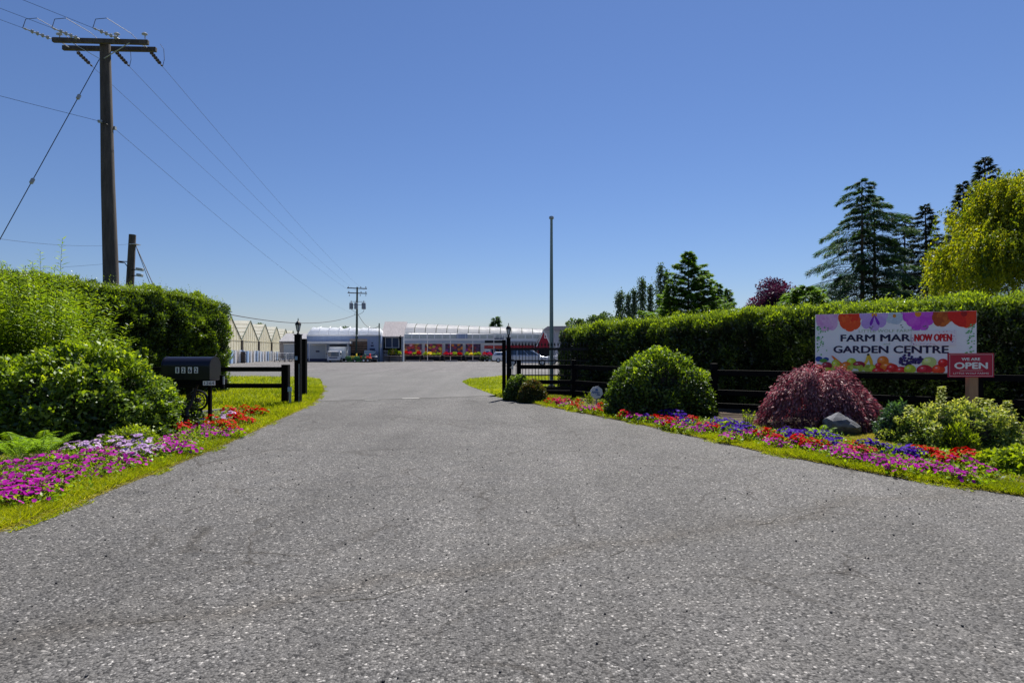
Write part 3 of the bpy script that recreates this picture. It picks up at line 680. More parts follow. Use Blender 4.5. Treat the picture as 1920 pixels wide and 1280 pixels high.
# tall narrow-leaved shrub at the far left
def narrow_leaf_shrub():
    c = (-9.72,11.9); root = thing('willow_leaf_shrub', 'tall shrub of long narrow bright leaves at the far left in front of the hedge', 'shrub', (c[0], c[1], 0))
    mb = MB(); Pt = []; A = []; U = []
    for i in range(250):
        x = rng.uniform(-2.5, 1.0); y = rng.uniform(-.9, 1.0)
        hh = np.interp(x, [-2.5,-1.2,0,.6,1.05], [3.55,3.45,3.3,3.0,2.5])*rng.uniform(.55, 1.03)
        if i == 0: x, y, hh = .46, -.3, 3.85
        if i == 1: x, y, hh = -.92, -.6, 4.1
        if i == 2: x, y, hh = -.05, -.2, 3.6
        b = np.array([c[0]+x*.6, c[1]+y*.6, 0]); lean = np.array([x*.55, y*.5, 0])+rng.normal(0, .06, 3)*[1,1,0]
        if x > .4: lean = lean+np.array([rng.uniform(.0, .45), -.2, 0])
        if i < 3: lean = np.array([x*.4, 0, 0])
        t = np.linspace(0, 1, 6)[:, None]; st = b+np.array([0,0,hh])*t+lean*t**1.5
        mb.tube([tuple(p) for p in st], np.linspace(.010, .003, 6), 3, cap=False)
        k = 95; tt = np.linspace(.28, 1, k)[:, None]; p = b+np.array([0,0,hh])*tt+lean*tt**1.5
        ang = np.arange(k)*2.4+rng.uniform(0, 6); A.append(np.column_stack([np.cos(ang), np.sin(ang), np.full(k, .45)])+rng.normal(0, .15, (k, 3))); Pt.append(p); U.append(tt[:,0])
    mb.build('stem', M['leaf_mound'], root); Pt = np.vstack(Pt); A = np.vstack(A); U = np.concatenate(U)
    L = rng.uniform(.12, .22, len(Pt))*(1.1-.45*U**4)
    rnd = np.clip(rng.normal(.45, .2, len(Pt))+.35*(U-.6), 0, 1)
    link('foliage', leaf_mesh('foliage', Pt, A, nrm(np.array([0,0,1])+rvec(len(Pt))*.5), L, L*.19, M['leaf_willow'], rnd), root)
narrow_leaf_shrub()
# grey rock
def rock():
    a = G(1588,819); bm = bmesh.new(); r_ = random.Random(5)
    for k in range(34):
        u = Vector((r_.gauss(0,1), r_.gauss(0,1), r_.gauss(0,1))).normalized(); bm.verts.new((u.x*.36*r_.uniform(.85,1.1), u.y*.27*r_.uniform(.85,1.1), max(-.06, .17+u.z*.24*r_.uniform(.85,1.1)+(-u.x)*.05)))
    bmesh.ops.convex_hull(bm, input=bm.verts); bmesh.ops.subdivide_edges(bm, edges=bm.edges, cuts=2, use_grid_fill=True)
    bm.verts.ensure_lookup_table(); P_ = np.array([v.co[:] for v in bm.verts]); nz_ = vnoise(P_*7, 3)*.6+vnoise(P_*19, 4)*.4-.5
    for v, k in zip(bm.verts, nz_): v.co += v.co.normalized()*k*.055
    bmesh.ops.triangulate(bm, faces=bm.faces); bmesh.ops.recalc_face_normals(bm, faces=bm.faces)
    me = bpy.data.meshes.new('garden_rock'); bm.to_mesh(me); bm.free(); me.materials.append(pbr('blue grey rock', (.10,.105,.12), .85, var=.7, scale=7, bump=1.0))
    o = link('garden_rock', me); o.location = (a[0], a[1]+.2, .0)
    tag(o, 'grey boulder lying in front of the purple maple', 'rock')
rock()
# flat pale stones in the border
for i, (px, py, w1) in enumerate(((1478,836,.5),(1392,802,.4))):
    a = G(px, py); o = MB().ell((0,0,.012), (w1*.5, .13, .035), 12, 5, .3, i+2).build('paving_stone', pbr('pale stone', (.42,.39,.36), .85, var=.3, scale=12, bump=.4), smooth='all'); o.location = (a[0], a[1], .02)
    tag(o, ('flat pale stone at the edge of the right border among red flowers', 'flat stone in the border just below the purple maple')[i], 'stone')

# ------------------------------------------------------------------ flower borders: every plant a thing of its own
def flower_proto(kind, leafm, petal, nb, rs, hh, bl, eye=False):
    out = []
    for v in range(3):
        root = thing(kind, '-', 'flower plant', (0,0,-50-v))
        n = 90; d = rvec(n); d[:,2] = np.abs(d[:,2]); Pt = d*np.array([rs, rs, hh])*rng.uniform(.45, .95, n)[:, None]
        L = rng.uniform(.035, .06, n)
        link('leaves', leaf_mesh('leaves', Pt, d+rvec(n)*.6, nrm(d+np.array([0,0,.6])), L, L*.6, M['leaf_petunia']), root, world=False)
        m = MB(); vv = []; rn = []
        d = rvec(nb); d[:,2] = np.abs(d[:,2])*.9+.35; d = nrm(d)
        Q = np.repeat(d*np.array([rs, rs, hh])*rng.uniform(.85, 1.1, nb)[:, None]+np.array([0,0,.02]), 5, 0)
        nor = nrm(d+np.array([0,-.35,.5])+rvec(nb)*.3); t1 = nrm(np.cross(nor, rvec(nb))); t2 = np.cross(nor, t1)
        A = np.empty((nb*5, 3)); sz = np.repeat(rng.uniform(.8, 1.15, nb)*bl, 5)
        for k in range(5):
            an = k*2*math.pi/5; A[k::5] = t1*math.cos(an)+t2*math.sin(an)+nor*.22
        NN = np.repeat(nor, 5, 0)
        link('blossoms', leaf_mesh('blossoms', Q, A, NN, sz, sz*1.15, M[petal], np.repeat(rng.random(nb), 5), fold=.05, base=.62), root, world=False)['kind'] = 'stuff'
        if eye:
            e = MB()
            for i in range(nb): 
                q = Q[i*5]+nor[i]*.006; e.add([tuple(q+t1[i]*.013*math.cos(a)+t2[i]*.013*math.sin(a)) for a in (0,1.05,2.09,3.14,4.19,5.24)], [(0,1,2,3,4,5)])
            e.build('throats', M['petal_eye'], root, world=False)['kind'] = 'stuff'
        out.append(root)
    return out
PROT = {
 'M': flower_proto('magenta_petunia', 0, 'petal_magenta', 19, .19, .12, .028), 'R': flower_proto('red_geranium', 0, 'petal_red', 38, .16, .16, .026),
 'P': flower_proto('purple_petunia', 0, 'petal_purple', 26, .18, .16, .031), 'L': flower_proto('lilac_petunia', 0, 'petal_lilac', 14, .16, .16, .043, True),
 'K': flower_proto('pink_petunia', 0, 'petal_pink', 26, .17, .14, .028)}
LFT = {'M': [(37,867),(21,886),(22,872),(50,872),(53,888),(37,900),(78,879),(87,879),(99,854),(81,863),(111,879),(124,863),(145,865),(163,860),(169,853),(142,883),(129,893),(113,897),(96,891),(64,906),(78,909),(46,914),(32,925),(28,914),(4,916),(14,923),(50,923),(76,927),(88,914),(65,918),(195,884),(205,875),(182,868),(193,860),(216,856),(211,847),(234,861),(193,844),(262,867),(227,867),(310,835),(323,830),(346,834),(349,843),(323,824),(378,803),(395,807),(385,816),(413,815),(437,813),(353,812),(8,902),(6,938),(-14,925),(-20,945),(300,846),(337,842)],
 'L': [(135,841),(149,838),(166,841),(191,831),(213,835),(230,835),(244,828),(260,830),(273,835),(255,840),(237,845),(252,854),(264,854),(280,845),(292,849),(269,844),(380,793),(428,782),(413,787)],
 'R': [(418,795),(427,798),(433,805),(410,797),(440,785),(448,787),(457,790),(463,793),(446,780),(395,790),(392,797),(428,772),(457,767),(467,773),(482,773),(489,775),(335,804),(355,798)]}
RGT = {'R': [(1030,752),(1077,769),(1082,757),(1121,772),(1129,764),(1169,782),(1226,786),(1248,790),(1258,803),(1297,790),(1337,804),(1431,816),(1442,815),(1458,826),(1496,828),(1499,829),(1517,834),(1541,837),(1597,835),(1717,846),(1742,852),(1764,862),(1782,865),(1805,854),(1822,859),(1172,775),(1730,848),(1755,853)],
 'K': [(1061,753.6),(1094,769),(1182,778),(1262,790),(1319,798),(1452,823),(1605,843),(1624,845),(1048,755),(1616,847),(1045,750)],
 'L': [(1152,770)],
 'P': [(1162,770),(1174,769),(1194,773),(1204,775),(1212,787.5),(1244,779),(1256,780),(1272,782),(1283,792),(1327,802),(1342,790),(1350,798),(1365,795),(1369,808),(1383,804),(1390,811),(1473,812),(1490,817),(1489,815),(1505,818),(1524,815),(1542,818),(1564,824),(1555,831),(1627,838),(1642,840),(1661,843),(1692,849),(1708,852),(1724,856),(1376,798),(1396,804),(1293,796),(1481,820),(1700,854)],
 'M': [(1059,763),(1103,769),(1117,765),(1192,794),(1246,804),(1275,805),(1300,809),(1317,804),(1371,820),(1396,817),(1408,813),(1452,830),(1483,830),(1564,843),(1580,848),(1574,839),(1596,856),(1608,858),(1624,860),(1646,862),(1667,865),(1686,868),(1702,863),(1721,868),(1733,877),(1760,876),(1777,882),(1746,879),(1802,868),(1792,890),(1811,896),(1696,879),(1836,880),(1586,853),(1470,832),(1525,838),(1654,869),(1678,872)]}
NAMES = {'M': 'magenta petunia plant', 'R': 'bright red geranium plant', 'P': 'deep purple petunia plant', 'L': 'lilac petunia plant', 'K': 'pink red petunia plant'}
def zone(side, k, x, y, px):
    e = np.array(EL if side == 'left' else ER); back = np.min(np.hypot(e[:,0]-x, e[:,1]-y)) > (1.0 if side == 'right' else .9)
    if side == 'left': w_ = 'at the left picture edge' if px < 35 else 'below the ferns' if px < 105 else 'between ferns and lilac clump' if px < 215 else 'around the lilac clump' if px < 300 else 'by the iron mailbox post' if px < 420 else 'nearest the left gate post'
    else: w_ = 'by the octagonal sign' if px < 1110 else 'under the left half of the dome shrub' if px < 1235 else 'under the right half of the dome shrub' if px < 1345 else 'left of the purple maple' if px < 1470 else 'in front of the maple' if px < 1570 else 'below the grey boulder' if px < 1655 else 'below the variegated shrub' if px < 1755 else 'at the right end of the border'
    return ('at the back ' if back else 'in the front row ')+w_
for side, tab in (('left flower border by the mailbox', LFT), ('right flower border in front of the hedge', RGT)):
    for k, pts in tab.items():
        for i, (px, py) in enumerate(pts):
            x, y = G(px, py, .10)
            while in_poly(np.array([[x, y]]), NEAR_C)[0] or in_poly(np.array([[x*.985, y*.985]]), NEAR_C)[0]: x, y = x*1.01, y*1.01
            o = copy_thing(PROT[k][i % 3], (x, y, .02), rng.uniform(0, 6.28), NAMES[k]+' '+zone(side.split()[0], k, x, y, px), scale=float(rng.uniform(.9, 1.2)*(1.0 if y < 12 else 1.1)))
            o['group'] = {'M':'magenta petunias','R':'red geraniums','P':'purple petunias','L':'lilac petunias','K':'pink petunias'}[k]+(' on the left' if 'left' in side else ' on the right')
            if k == 'L' and 'right' in side: o['label'] = 'single pale lilac petunia plant among purple ones by the dome shrub'; del o['group']
for ps in PROT.values():
    for r in ps:
        for ch in list(r.children): bpy.data.objects.remove(ch)
        bpy.data.objects.remove(r)
# green filler leaves between the flowers
def filler(name, pts, n, kind='stuff'):
    g = np.array([G(px, py, .05) for px, py in pts]); k = rng.integers(0, len(g), n); xy = g[k]+rng.normal(0, .2, (n, 2))
    ok = ~in_poly(xy, NEAR_C); xy = xy[ok]; n = len(xy); L = rng.uniform(.03, .065, n)
    d = rvec(n); d[:,2] = np.abs(d[:,2])+.3
    tag(link(name, leaf_mesh(name, np.column_stack([xy, rng.uniform(.02, .10, n)]), d, nrm(np.array([0,0,1])+rvec(n)*.5), L, L*.55, M['leaf_petunia'])), kind=kind)
filler('ground_cover', sum(LFT.values(), []), 9000)
filler('ground_cover', sum(RGT.values(), []), 12000)

# ------------------------------------------------------------------ lettering
def letters(name, s, u0, u1, v0, v1, org, U, V, mat, parent, off=.0, depth=.0012, lift=.0):
    """text squeezed into the box u0..u1, v0..v1 on the plane org + u*U + v*V"""
    cu = bpy.data.curves.new('t', 'FONT'); cu.body = s; cu.resolution_u = 3
    ob = bpy.data.objects.new('t', cu); COL.objects.link(ob); bpy.context.view_layer.update()
    me = bpy.data.meshes.new_from_object(ob.evaluated_get(bpy.context.evaluated_depsgraph_get()))
    co = np.array([v.co[:2] for v in me.vertices]); lo, hi = co.min(0), co.max(0)
    fs = [tuple(p.vertices) for p in me.polygons]
    bpy.data.objects.remove(ob); bpy.data.curves.remove(cu); bpy.data.meshes.remove(me)
    U = Vector(U); V = Vector(V); N = U.cross(V).normalized(); org = Vector(org)+N*lift
    q = (co-lo)/(hi-lo); mb = MB()
    sh = off*(v1-v0)/max(hi[1]-lo[1], 1e-6)*(hi[1]-lo[1])
    for n_, (du, dv) in enumerate(((0,0),) if not off else ((0,0),(-1,0),(1,0),(0,.6),(0,-.6))):
        mb.add([org+U*(u0+(u1-u0)*a+du*sh)+V*(v0+(v1-v0)*b+dv*sh)+N*.00025*n_ for a, b in q], fs)
    me2 = bpy.data.meshes.new(name); me2.from_pydata(mb.v, [], mb.f); me2.materials.append(mat)
    o = link(name, me2, parent); return o

# ------------------------------------------------------------------ the big sign on the fence
SA = Vector((6.81, 12.78, 1.085)); SB = Vector((9.34, 11.44, 1.09)); SU = (SB-SA); SU.z = 0; SWd = SU.length; SU.normalize(); SHt = 1.262
SV_ = Vector((0,0,1)); SN = SU.cross(SV_)       # towards the camera side
def sign_uv(x, y):           # position on the printed face
    yt = 140-(x-133)/1460*35; yb = 615+(x-133)/1460*52
    return (x-133)/1460*SWd, (1-(y-yt)/(yb-yt))*SHt
sg = thing('market_sign', 'large white farm market and garden centre sign with flowers and fruit on the fence', 'sign', (SA.x, SA.y, SA.z))
mb = MB(); c = SA+SU*SWd/2+SV_*SHt/2; ang = math.atan2(SU.y, SU.x)
mb.box(c-SN*.012, (SWd, .02, SHt), ang); mb.build('panel', M['board'], sg)
SO = SA.copy()
def sprint(poly, name, mat, lift):
    pts = [sign_uv(x, y) for x, y in poly]
    pts = [(min(max(u, .004), SWd-.004), min(max(v, .004), SHt-.004)) for u, v in pts]
    mb = MB(); mb.add([SO+SU*u+SV_*v+SN*(lift-.0) for u, v in pts], [tuple(range(len(pts)))])
    me = bpy.data.meshes.new(name); me.from_pydata(mb.v, [], mb.f); me.materials.append(mat); return mb
def circ(x, y, rx, ry=None, n=16, a0=0): 
    ry = ry or rx; return [(x+rx*math.cos(a0+2*math.pi*i/n), y+ry*math.sin(a0+2*math.pi*i/n)) for i in range(n)]
def petal(x, y, a, r, wd): 
    ca, sa = math.cos(a), math.sin(a); out = []
    for t, w_ in ((0,.1),(.25,.5),(.5,.85),(.75,1),(.92,.75),(1,.3)): out.append((x+ca*r*t-sa*wd*w_, y+sa*r*t+ca*wd*w_))
    for t, w_ in ((1,.3),(.92,.75),(.75,1),(.5,.85),(.25,.5),(0,.1)): out.append((x+ca*r*t+sa*wd*w_, y+sa*r*t-ca*wd*w_))
    return out
PC = {}
def pc(c):
    if c not in PC: PC[c] = pbr('printed ink', c, .6, var=.12, scale=30)
    return PC[c]
def printed(name, shapes):
    """one printed motif: coloured shapes lying one over another on the face"""
    mb = MB(); mats = []
    for j, (poly, colr) in enumerate(shapes):
        m = pc(colr)
        if m not in mats: mats.append(m)
        pts = [sign_uv(x, y) for x, y in poly]
        cl = [(min(max(u, .004), SWd-.004), min(max(v, .004), SHt-.004)) for u, v in pts]
        mb.mi = mats.index(m); PC['n'] = PC.get('n', 0)+1; lift = PL[0]+.00002*PC['n']
        mb.add([SO+SU*u+SV_*v+SN*lift for u, v in cl], [tuple(range(len(cl)))])
    me = bpy.data.meshes.new(name); me.from_pydata(mb.v, [], mb.f)
    for m in mats: me.materials.append(m)
    me.polygons.foreach_set('material_index', mb.m)
    return link(name, me, sg)
PL = [.001]
def pflower(x, y, r, n, c1, c2, eye=None, rings=1, wd=.45):
    sh = []
    for g_ in range(rings):
        rr = r*(1-.27*g_)
        for i in range(n):
            a = 2*math.pi*(i+.5*g_)/n+.3*g_; k = .85+.3*random.random()
            col_ = tuple(round(a_*(1-t_)+b_*t_, 3) for (a_, b_, t_) in zip(c1, c2, [random.choice((0,.35,.7))]*3))
            sh.append((petal(x, y, a, rr*k, rr*wd), col_))
    if eye: sh.append((circ(x, y, r*.2), eye))
    return sh
printed('printed_flower', pflower(250,175,112,9,(.62,.32,.62),(.72,.5,.72),rings=4))
printed('printed_flower', pflower(475,165,108,8,(.72,.04,.01),(.85,.16,.02),rings=4))
printed('printed_flower', pflower(890,150,80,7,(.45,.58,.68),(.55,.66,.74),(.6,.25,.02),1,.5))
printed('printed_flower', pflower(705,140,132,8,(.5,.34,.75),(.62,.48,.82),(.7,.35,.02),1,.36)+[(petal(705,140,1.1,100,14),(.2,.02,.45)),(petal(705,140,1.95,100,14),(.2,.02,.45))])
printed('printed_flower', pflower(1100,130,148,11,(.55,.06,.62),(.68,.16,.7),(.75,.3,.02),2,.3))
printed('printed_flower', pflower(1310,165,84,8,(.4,.07,.01),(.6,.17,.02),rings=3))
printed('printed_flower', pflower(1490,130,135,6,(.66,.02,.01),(.8,.06,.01),(.35,.01,.01),1,.5))
sh = []
for i in range(46):
    x = 150+abs(random.gauss(0, 45)); y = random.uniform(235, 480)
    sh.append((circ(x, y, random.uniform(5, 12), random.uniform(4, 9), 5), random.choice(((.05,.35,.1),(.1,.45,.15),(.2,.55,.2)))))
printed('printed_vine', sh)
sh = []
for i in range(46):
    x = 1575-abs(random.gauss(0, 35)); y = random.uniform(230, 490)
    sh.append((circ(x, y, random.uniform(5, 12), random.uniform(4, 9), 5), random.choice(((.05,.35,.1),(.1,.45,.15),(.2,.55,.2)))))
printed('printed_vine', sh)
def fruit(x, y, rx, ry, c):
    lt = tuple(min(1, k*1.35+.03) for k in c); return [(circ(x, y, rx, ry), c), (circ(x-rx*.25, y-ry*.3, rx*.5, ry*.45), lt), (circ(x-rx*.3, y-ry*.4, rx*.18, ry*.15), tuple(min(1, k*.5+.45) for k in lt))]
OR, RD, LM, DR, YL = (.75,.2,.01), (.6,.015,.015), (.45,.6,.03), (.3,.01,.03), (.75,.5,.02)
PL[0] = .001
printed('printed_fruit', [(circ(170,515,36,22),(.02,.07,.35)),(circ(240,520,30,18),(.02,.06,.3)),(circ(215,530,40,16),(.08,.3,.05))])
printed('printed_fruit', fruit(490,548,48,36,LM))
printed('printed_fruit', fruit(1195,560,66,48,(.5,.68,.2)))
printed('printed_fruit', fruit(785,545,54,46,OR))
printed('printed_fruit', [([(292,490),(312,492),(405,560),(392,590),(350,560)],(.75,.13,.01)), ([(300,494),(310,496),(395,562),(388,570)],(.85,.25,.03))])
printed('printed_fruit', [([(640,478),(660,478),(690,540),(694,575),(670,580),(650,520)],YL), ([(642,480),(655,480),(648,540),(618,585),(580,575),(618,545)],(.8,.58,.05)), (circ(648,486,12,10),(.06,.05,.02))])
sh = []
for i in range(60):
    a, r_ = random.uniform(0, 6.28), math.sqrt(random.random()); sh.append((circ(1035+108*r_*math.cos(a), 538+52*r_*math.sin(a), 13, 11, 8), random.choice(((.02,.012,.09),(.035,.02,.14),(.06,.04,.2)))))
printed('printed_fruit', sh)
printed('printed_fruit', fruit(335,575,44,52,LM))
printed('printed_fruit', fruit(165,592,42,34,OR))
printed('printed_fruit', fruit(248,575,54,34,DR))
printed('printed_fruit', fruit(560,575,62,34,DR))
printed('printed_fruit', fruit(250,612,58,24,LM))
printed('printed_fruit', fruit(437,588,54,46,OR))
printed('printed_fruit', fruit(680,610,64,38,LM))
printed('printed_fruit', fruit(745,582,34,24,RD))
printed('printed_fruit', fruit(830,592,72,34,OR))
sh = []
for i in range(40): sh.append((circ(555+random.uniform(-100,95), 620+random.uniform(-38,28), 18, 15, 9), random.choice(((.4,.55,.05),(.5,.64,.08),(.33,.46,.04)))))
printed('printed_fruit', sh)
printed('printed_fruit', fruit(870,610,56,42,RD))
printed('printed_fruit', fruit(740,632,58,34,RD))
printed('printed_fruit', fruit(845,640,58,30,RD))
printed('printed_fruit', fruit(950,632,58,38,RD))
printed('printed_fruit', fruit(1028,622,54,44,LM))
printed('printed_fruit', fruit(1155,628,70,46,(.5,.01,.03)))
printed('printed_fruit', fruit(1275,628,58,46,(.72,.06,.01)))
printed('printed_fruit', fruit(1315,568,44,38,RD))
def stext(name, s, x0, x1, ytop, ybot, mat, off=.0, lift=.003):
    xm = (x0+x1)/2; a = sign_uv(x0, ybot); b = sign_uv(x1, ytop); a2 = sign_uv(xm, ybot); b2 = sign_uv(xm, ytop)
    return letters(name, s, a[0], b[0], a2[1], b2[1], SO, SU, SV_, mat, sg, off, lift=lift)
stext('lettering', 'LITTLE WOLF FARMS', 560, 1072, 268, 293, M['green_print'], .0)
stext('lettering', 'FARM MARKET', 388, 1265, 312, 370, M['navy'], .06)
stext('lettering', 'and', 790, 850, 385, 402, M['green_print'])
stext('lettering', 'GARDEN CENTRE', 318, 1360, 412, 474, M['navy'], .06)
st = MB(); a = sign_uv(1040, 412); b = sign_uv(1425, 276)
cc = SO+SU*(a[0]+b[0])/2+SV_*(a[1]+b[1])/2+SN*.0135
sticker = st.box(cc, (b[0]-a[0], .006, b[1]-a[1]), ang).build('sticker', M['sticker'], sg)
stext('sticker_lettering', 'NOW OPEN', 1070, 1385, 312, 374, M['red_print'], .07, .018)
sh = []
for i in range(110):
    x, y = random.choice(((random.uniform(1280,1420), random.uniform(280,296)), (random.uniform(1045,1250), random.uniform(392,408)), (random.uniform(1390,1420), random.uniform(300,385)), (random.uniform(1044,1060), random.uniform(340,400))))
    sh.append((circ(x, y, random.uniform(2,6), random.uniform(1.5,4), 5, random.random()), random.choice(((.5,.02,.05),(.06,.08,.35),(.4,.42,.5),(.5,.1,.3)))))
PL[0] = .0075; printed('sticker_confetti', sh)['kind'] = 'stuff'
PL[0] = .001
printed('printed_vine', [(circ(x, y, 9, 5, 6), (.12,.2,.16)) for x, y in ((665,252),(690,242),(680,258),(1150,245),(1165,240),(1175,262),(950,232),(962,250))])
# open sign on its own timber post
d = 10.2; a = P(1777,707,d); b = P(1863,662,d)
og = thing('open_sign', 'small crimson we are open sign on a tan timber post', 'sign', ((a.x+b.x)/2+.03, d+.07, 0))
pb = P(1822,765,d+.08)
MB().box((pb.x, d+.08, .72), (.155, .10, 1.44)).build('post', M['wood_new'], og)
MB().box(((a.x+b.x)/2, d, (a.z+b.z)/2), (b.x-a.x, .02, b.z-a.z)).build('panel', M['red_board'], og)
O = Vector((a.x, d-.0105, a.z)); OW = b.x-a.x; OH = b.z-a.z
def otext(s, u0, u1, v0, v1, off=0): letters('lettering', s, u0*OW, u1*OW, v0*OH, v1*OH, O, (1,0,0), (0,0,1), M['white_paint'], og, off, lift=.003)
otext('WE ARE', .29, .69, .70, .81, .07); otext('OPEN', .14, .85, .36, .61, .09); otext('LITTLE WOLF FARMS', .11, .88, .13, .20, .0)
mb = MB()
for u0, u1, v0, v1 in ((.03,.97,.945,.955),(.03,.97,.045,.055),(.03,.035,.05,.95),(.965,.97,.05,.95),(.25,.75,.275,.285)):
    mb.box((O.x+(u0+u1)/2*OW, O.y-.0015, O.z+(v0+v1)/2*OH), ((u1-u0)*OW, .002, max((v1-v0)*OH, .004)))
mb.build('border_line', M['white_paint'], og)
# octagonal sign on a stake
d = 15.3; c = P(1118.5,735.5,d)
ot = thing('octagonal_sign', 'small pale blue octagonal sign on a stake beside the dome shrub', 'sign', (c.x, d+.02, 0))
MB().box((c.x, d+.025, c.z/2), (.035, .02, c.z)).build('stake', M['grey_metal'], ot)
mb = MB(); rot = R(8); mb.prism([(c.x+.175*math.cos(rot+R(22.5+45*i)), c.z+.175*math.sin(rot+R(22.5+45*i))) for i in range(8)], d-.008, d+.008); mb.build('panel', M['oct'], ot)
ca, sa = math.cos(R(-12)), math.sin(R(-12)); OU = Vector((ca,0,sa)); OV = Vector((-sa,0,ca)); OO = Vector((c.x, d-.009, c.z))
letters('lettering', 'APPEL', -.13, .10, -.045, .025, OO, OU, OV, M['blue_print'], ot, .05, lift=.003)
mb = MB(); q = lambda u, v: tuple(OO+OU*u+OV*v+Vector((0,-.003,0)))
mb.add([q(-.045,.04), q(.02,.04), q(.025,.075), q(-.012,.11), q(-.05,.075)], [(0,1,2,3,4)]); mb.add([q(-.01,-.085), q(.10,-.06), q(.12,-.03), q(.03,-.06)], [(0,1,2,3)])
mb.build('emblem', M['blue_print'], ot)

# ------------------------------------------------------------------ fences
def fence(label, posts, zs, skip=(), hh=1.22, pw=.14):
    root = thing('rail_fence', label, 'fence', (posts[0][0], posts[0][1], 0))
    for i, p in enumerate(posts):
        if i in skip: continue
        MB().box((p[0], p[1], hh/2), (pw, pw, hh)).build('post', M['black_paint'], root, bevel=.008)
    for a, b in zip(posts[:-1], posts[1:]):
        dx = Vector((b[0]-a[0], b[1]-a[1])).normalized(); off = Vector((dx.y, -dx.x))*(pw/2+.018)
        if off.y > 0: off = -off
        for z in zs:
            MB().bar((a[0]+off.x, a[1]+off.y, z), (b[0]+off.x, b[1]+off.y, z), .036, .13).build('rail', M['black_paint'], root, bevel=.005)
    return root
fence('black three rail timber fence on the right below the market sign', [(.22,18.15), (1.95,17.95), (3.3,16.05), (4.95,13.95), (7.0,12.86), (9.45,11.55), (12.2,10.1), (15,8.7)], (1.0, .52, .2))
fence('black two rail timber fence on the left between mailbox and gate post', [(-6.50,16.35), (-9.25,16.4), (-11.8,16.3)], (.99, .52), hh=1.12, pw=.19)
# gate posts with lamps
def lantern(c, s, root):
    """coach lamp: base, stem, glass, frame, roof, finial"""
    cx, cy, cz = c
    MB().lathe((cx, cy, cz), [(.05*s,0),(.055*s,.02*s),(.03*s,.05*s),(.03*s,.09*s),(.06*s,.12*s)], 12).build('lamp_base', M['black_metal'], root, smooth=True)
    MB().lathe((cx, cy, cz), [(.045*s,.125*s),(.085*s,.33*s)], 6).build('lamp_glass', M['lens'], root)
    mb = MB()
    for k in range(6):
        a = k*math.pi/3; mb.bar((cx+.048*s*math.cos(a), cy+.048*s*math.sin(a), cz+.12*s), (cx+.092*s*math.cos(a), cy+.092*s*math.sin(a), cz+.34*s), .014*s, .014*s)
    mb.build('lamp_frame', M['black_metal'], root)
    MB().lathe((cx, cy, cz), [(.105*s,.335*s),(.11*s,.35*s),(.09*s,.40*s),(.05*s,.45*s),(.02*s,.47*s),(.012*s,.50*s),(.02*s,.515*s),(.004*s,.58*s)], 12).build('lamp_roof', M['black_metal'], root, smooth=True)
def gate_post(label, x, y, w_, top, lamp):
    root = thing('gate_post', label, 'post', (x, y, 0))
    MB().box((x, y, top/2), (w_, w_, top)).build('post', M['black_paint'], root, bevel=.008)
    if lamp:
        MB().box((x, y, top+.012), (w_+.03, w_+.03, .024)).build('cap', M['black_metal'], root)
        lantern((x, y, top+.024), .80, root)
    return root
lp = P(559,757,16.25); gl = gate_post('tall black gate post with lantern left of the drive', lp.x, 16.25, .165, 1.6+24*16.25/F, True)
MB().box((lp.x-.02, 16.25-.0945, 1.6-19*16.25/F+.0), (.07, .022, .10)).build('keypad', M['blue_plastic'], gl)
MB().tube([(lp.x+.06, 16.25-.095, .02), (lp.x+.06, 16.25-.095, 1.05), (lp.x+.06, 16.25-.088, 1.15)], .009, 6).build('conduit', M['grey_metal'], gl)
g2p = gate_post('plain black gate catch post just right of the left lantern post', P(570,741,19.0).x, 19.0, .165, 1.6+17*19.0/F, False)
rp = P(953.5,745,18.0); gr = gate_post('tall black gate post with lantern right of the drive behind the ball shrubs', rp.x, 18.0, .125, 1.6+18*18/F, True)
MB().box((rp.x+.13, 17.85, 1.0), (.05, .03, .15)).build('latch', M['galv'], gr)
MB().bar((rp.x, 18.0, .98), (rp.x+.135, 17.865, .98), .03, .03).build('latch_arm', M['galv'], gr)
gate_post('slim black gate guide post left of the right lantern post', P(945,735,19.75).x, 19.75, .13, 1.6+15*19.75/F, False)
# utility stub beside the left fence
u = G(544,759); us = thing('meter_box', 'pale blue electrical box on a stub beside the left gate post', 'box', (u[0], u[1], 0))
MB().box((u[0], u[1], .2), (.05, .05, .4)).build('post', M['grey_metal'], us); MB().box((u[0], u[1]-.03, .44), (.10, .07, .13)).build('box', M['blue_plastic'], us, bevel=.01)
# sliding gate with spear topped bars
gy = 19.55; gx0, gx1 = P(956,0,gy).x, P(1112,0,gy).x
gt = thing('sliding_gate', 'black metal sliding gate with spear topped bars behind the right fence', 'gate', ((gx0+gx1)/2, gy, 0))
for zz, hh in ((1.56,.085),(1.16,.045),(.66,.045),(.19,.17)):
    MB().box(((gx0+gx1)/2, gy, zz), (gx1-gx0, .045, hh)).build('rail', M['black_metal'], gt)
for x in (gx0+.03, gx1-.03): MB().box((x, gy, .86), (.06, .05, 1.5)).build('stile', M['black_metal'], gt)
mb = MB(); mb.box((0,0,.02), (.019,.019,1.48)); mb.lathe((0,0,.76), [(.014,0),(.026,.02),(.03,.045),(.016,.09),(.002,.14)], 6); me = mb.mesh('picket', M['black_metal'])
n = 25
for i in range(n):
    o = bpy.data.objects.new('picket', me); COL.objects.link(o); o.parent = gt
    o.location = (gx0+.10+(gx1-gx0-.2)*i/(n-1)-gt.location.x, -.032, .905)
for x in (gx0+.5, gx1-.5): MB().lathe((x, gy+.03, .06), [(.06,-.02),(.06,.02)], 14, 'Y').build('roller', M['galv'], gt)
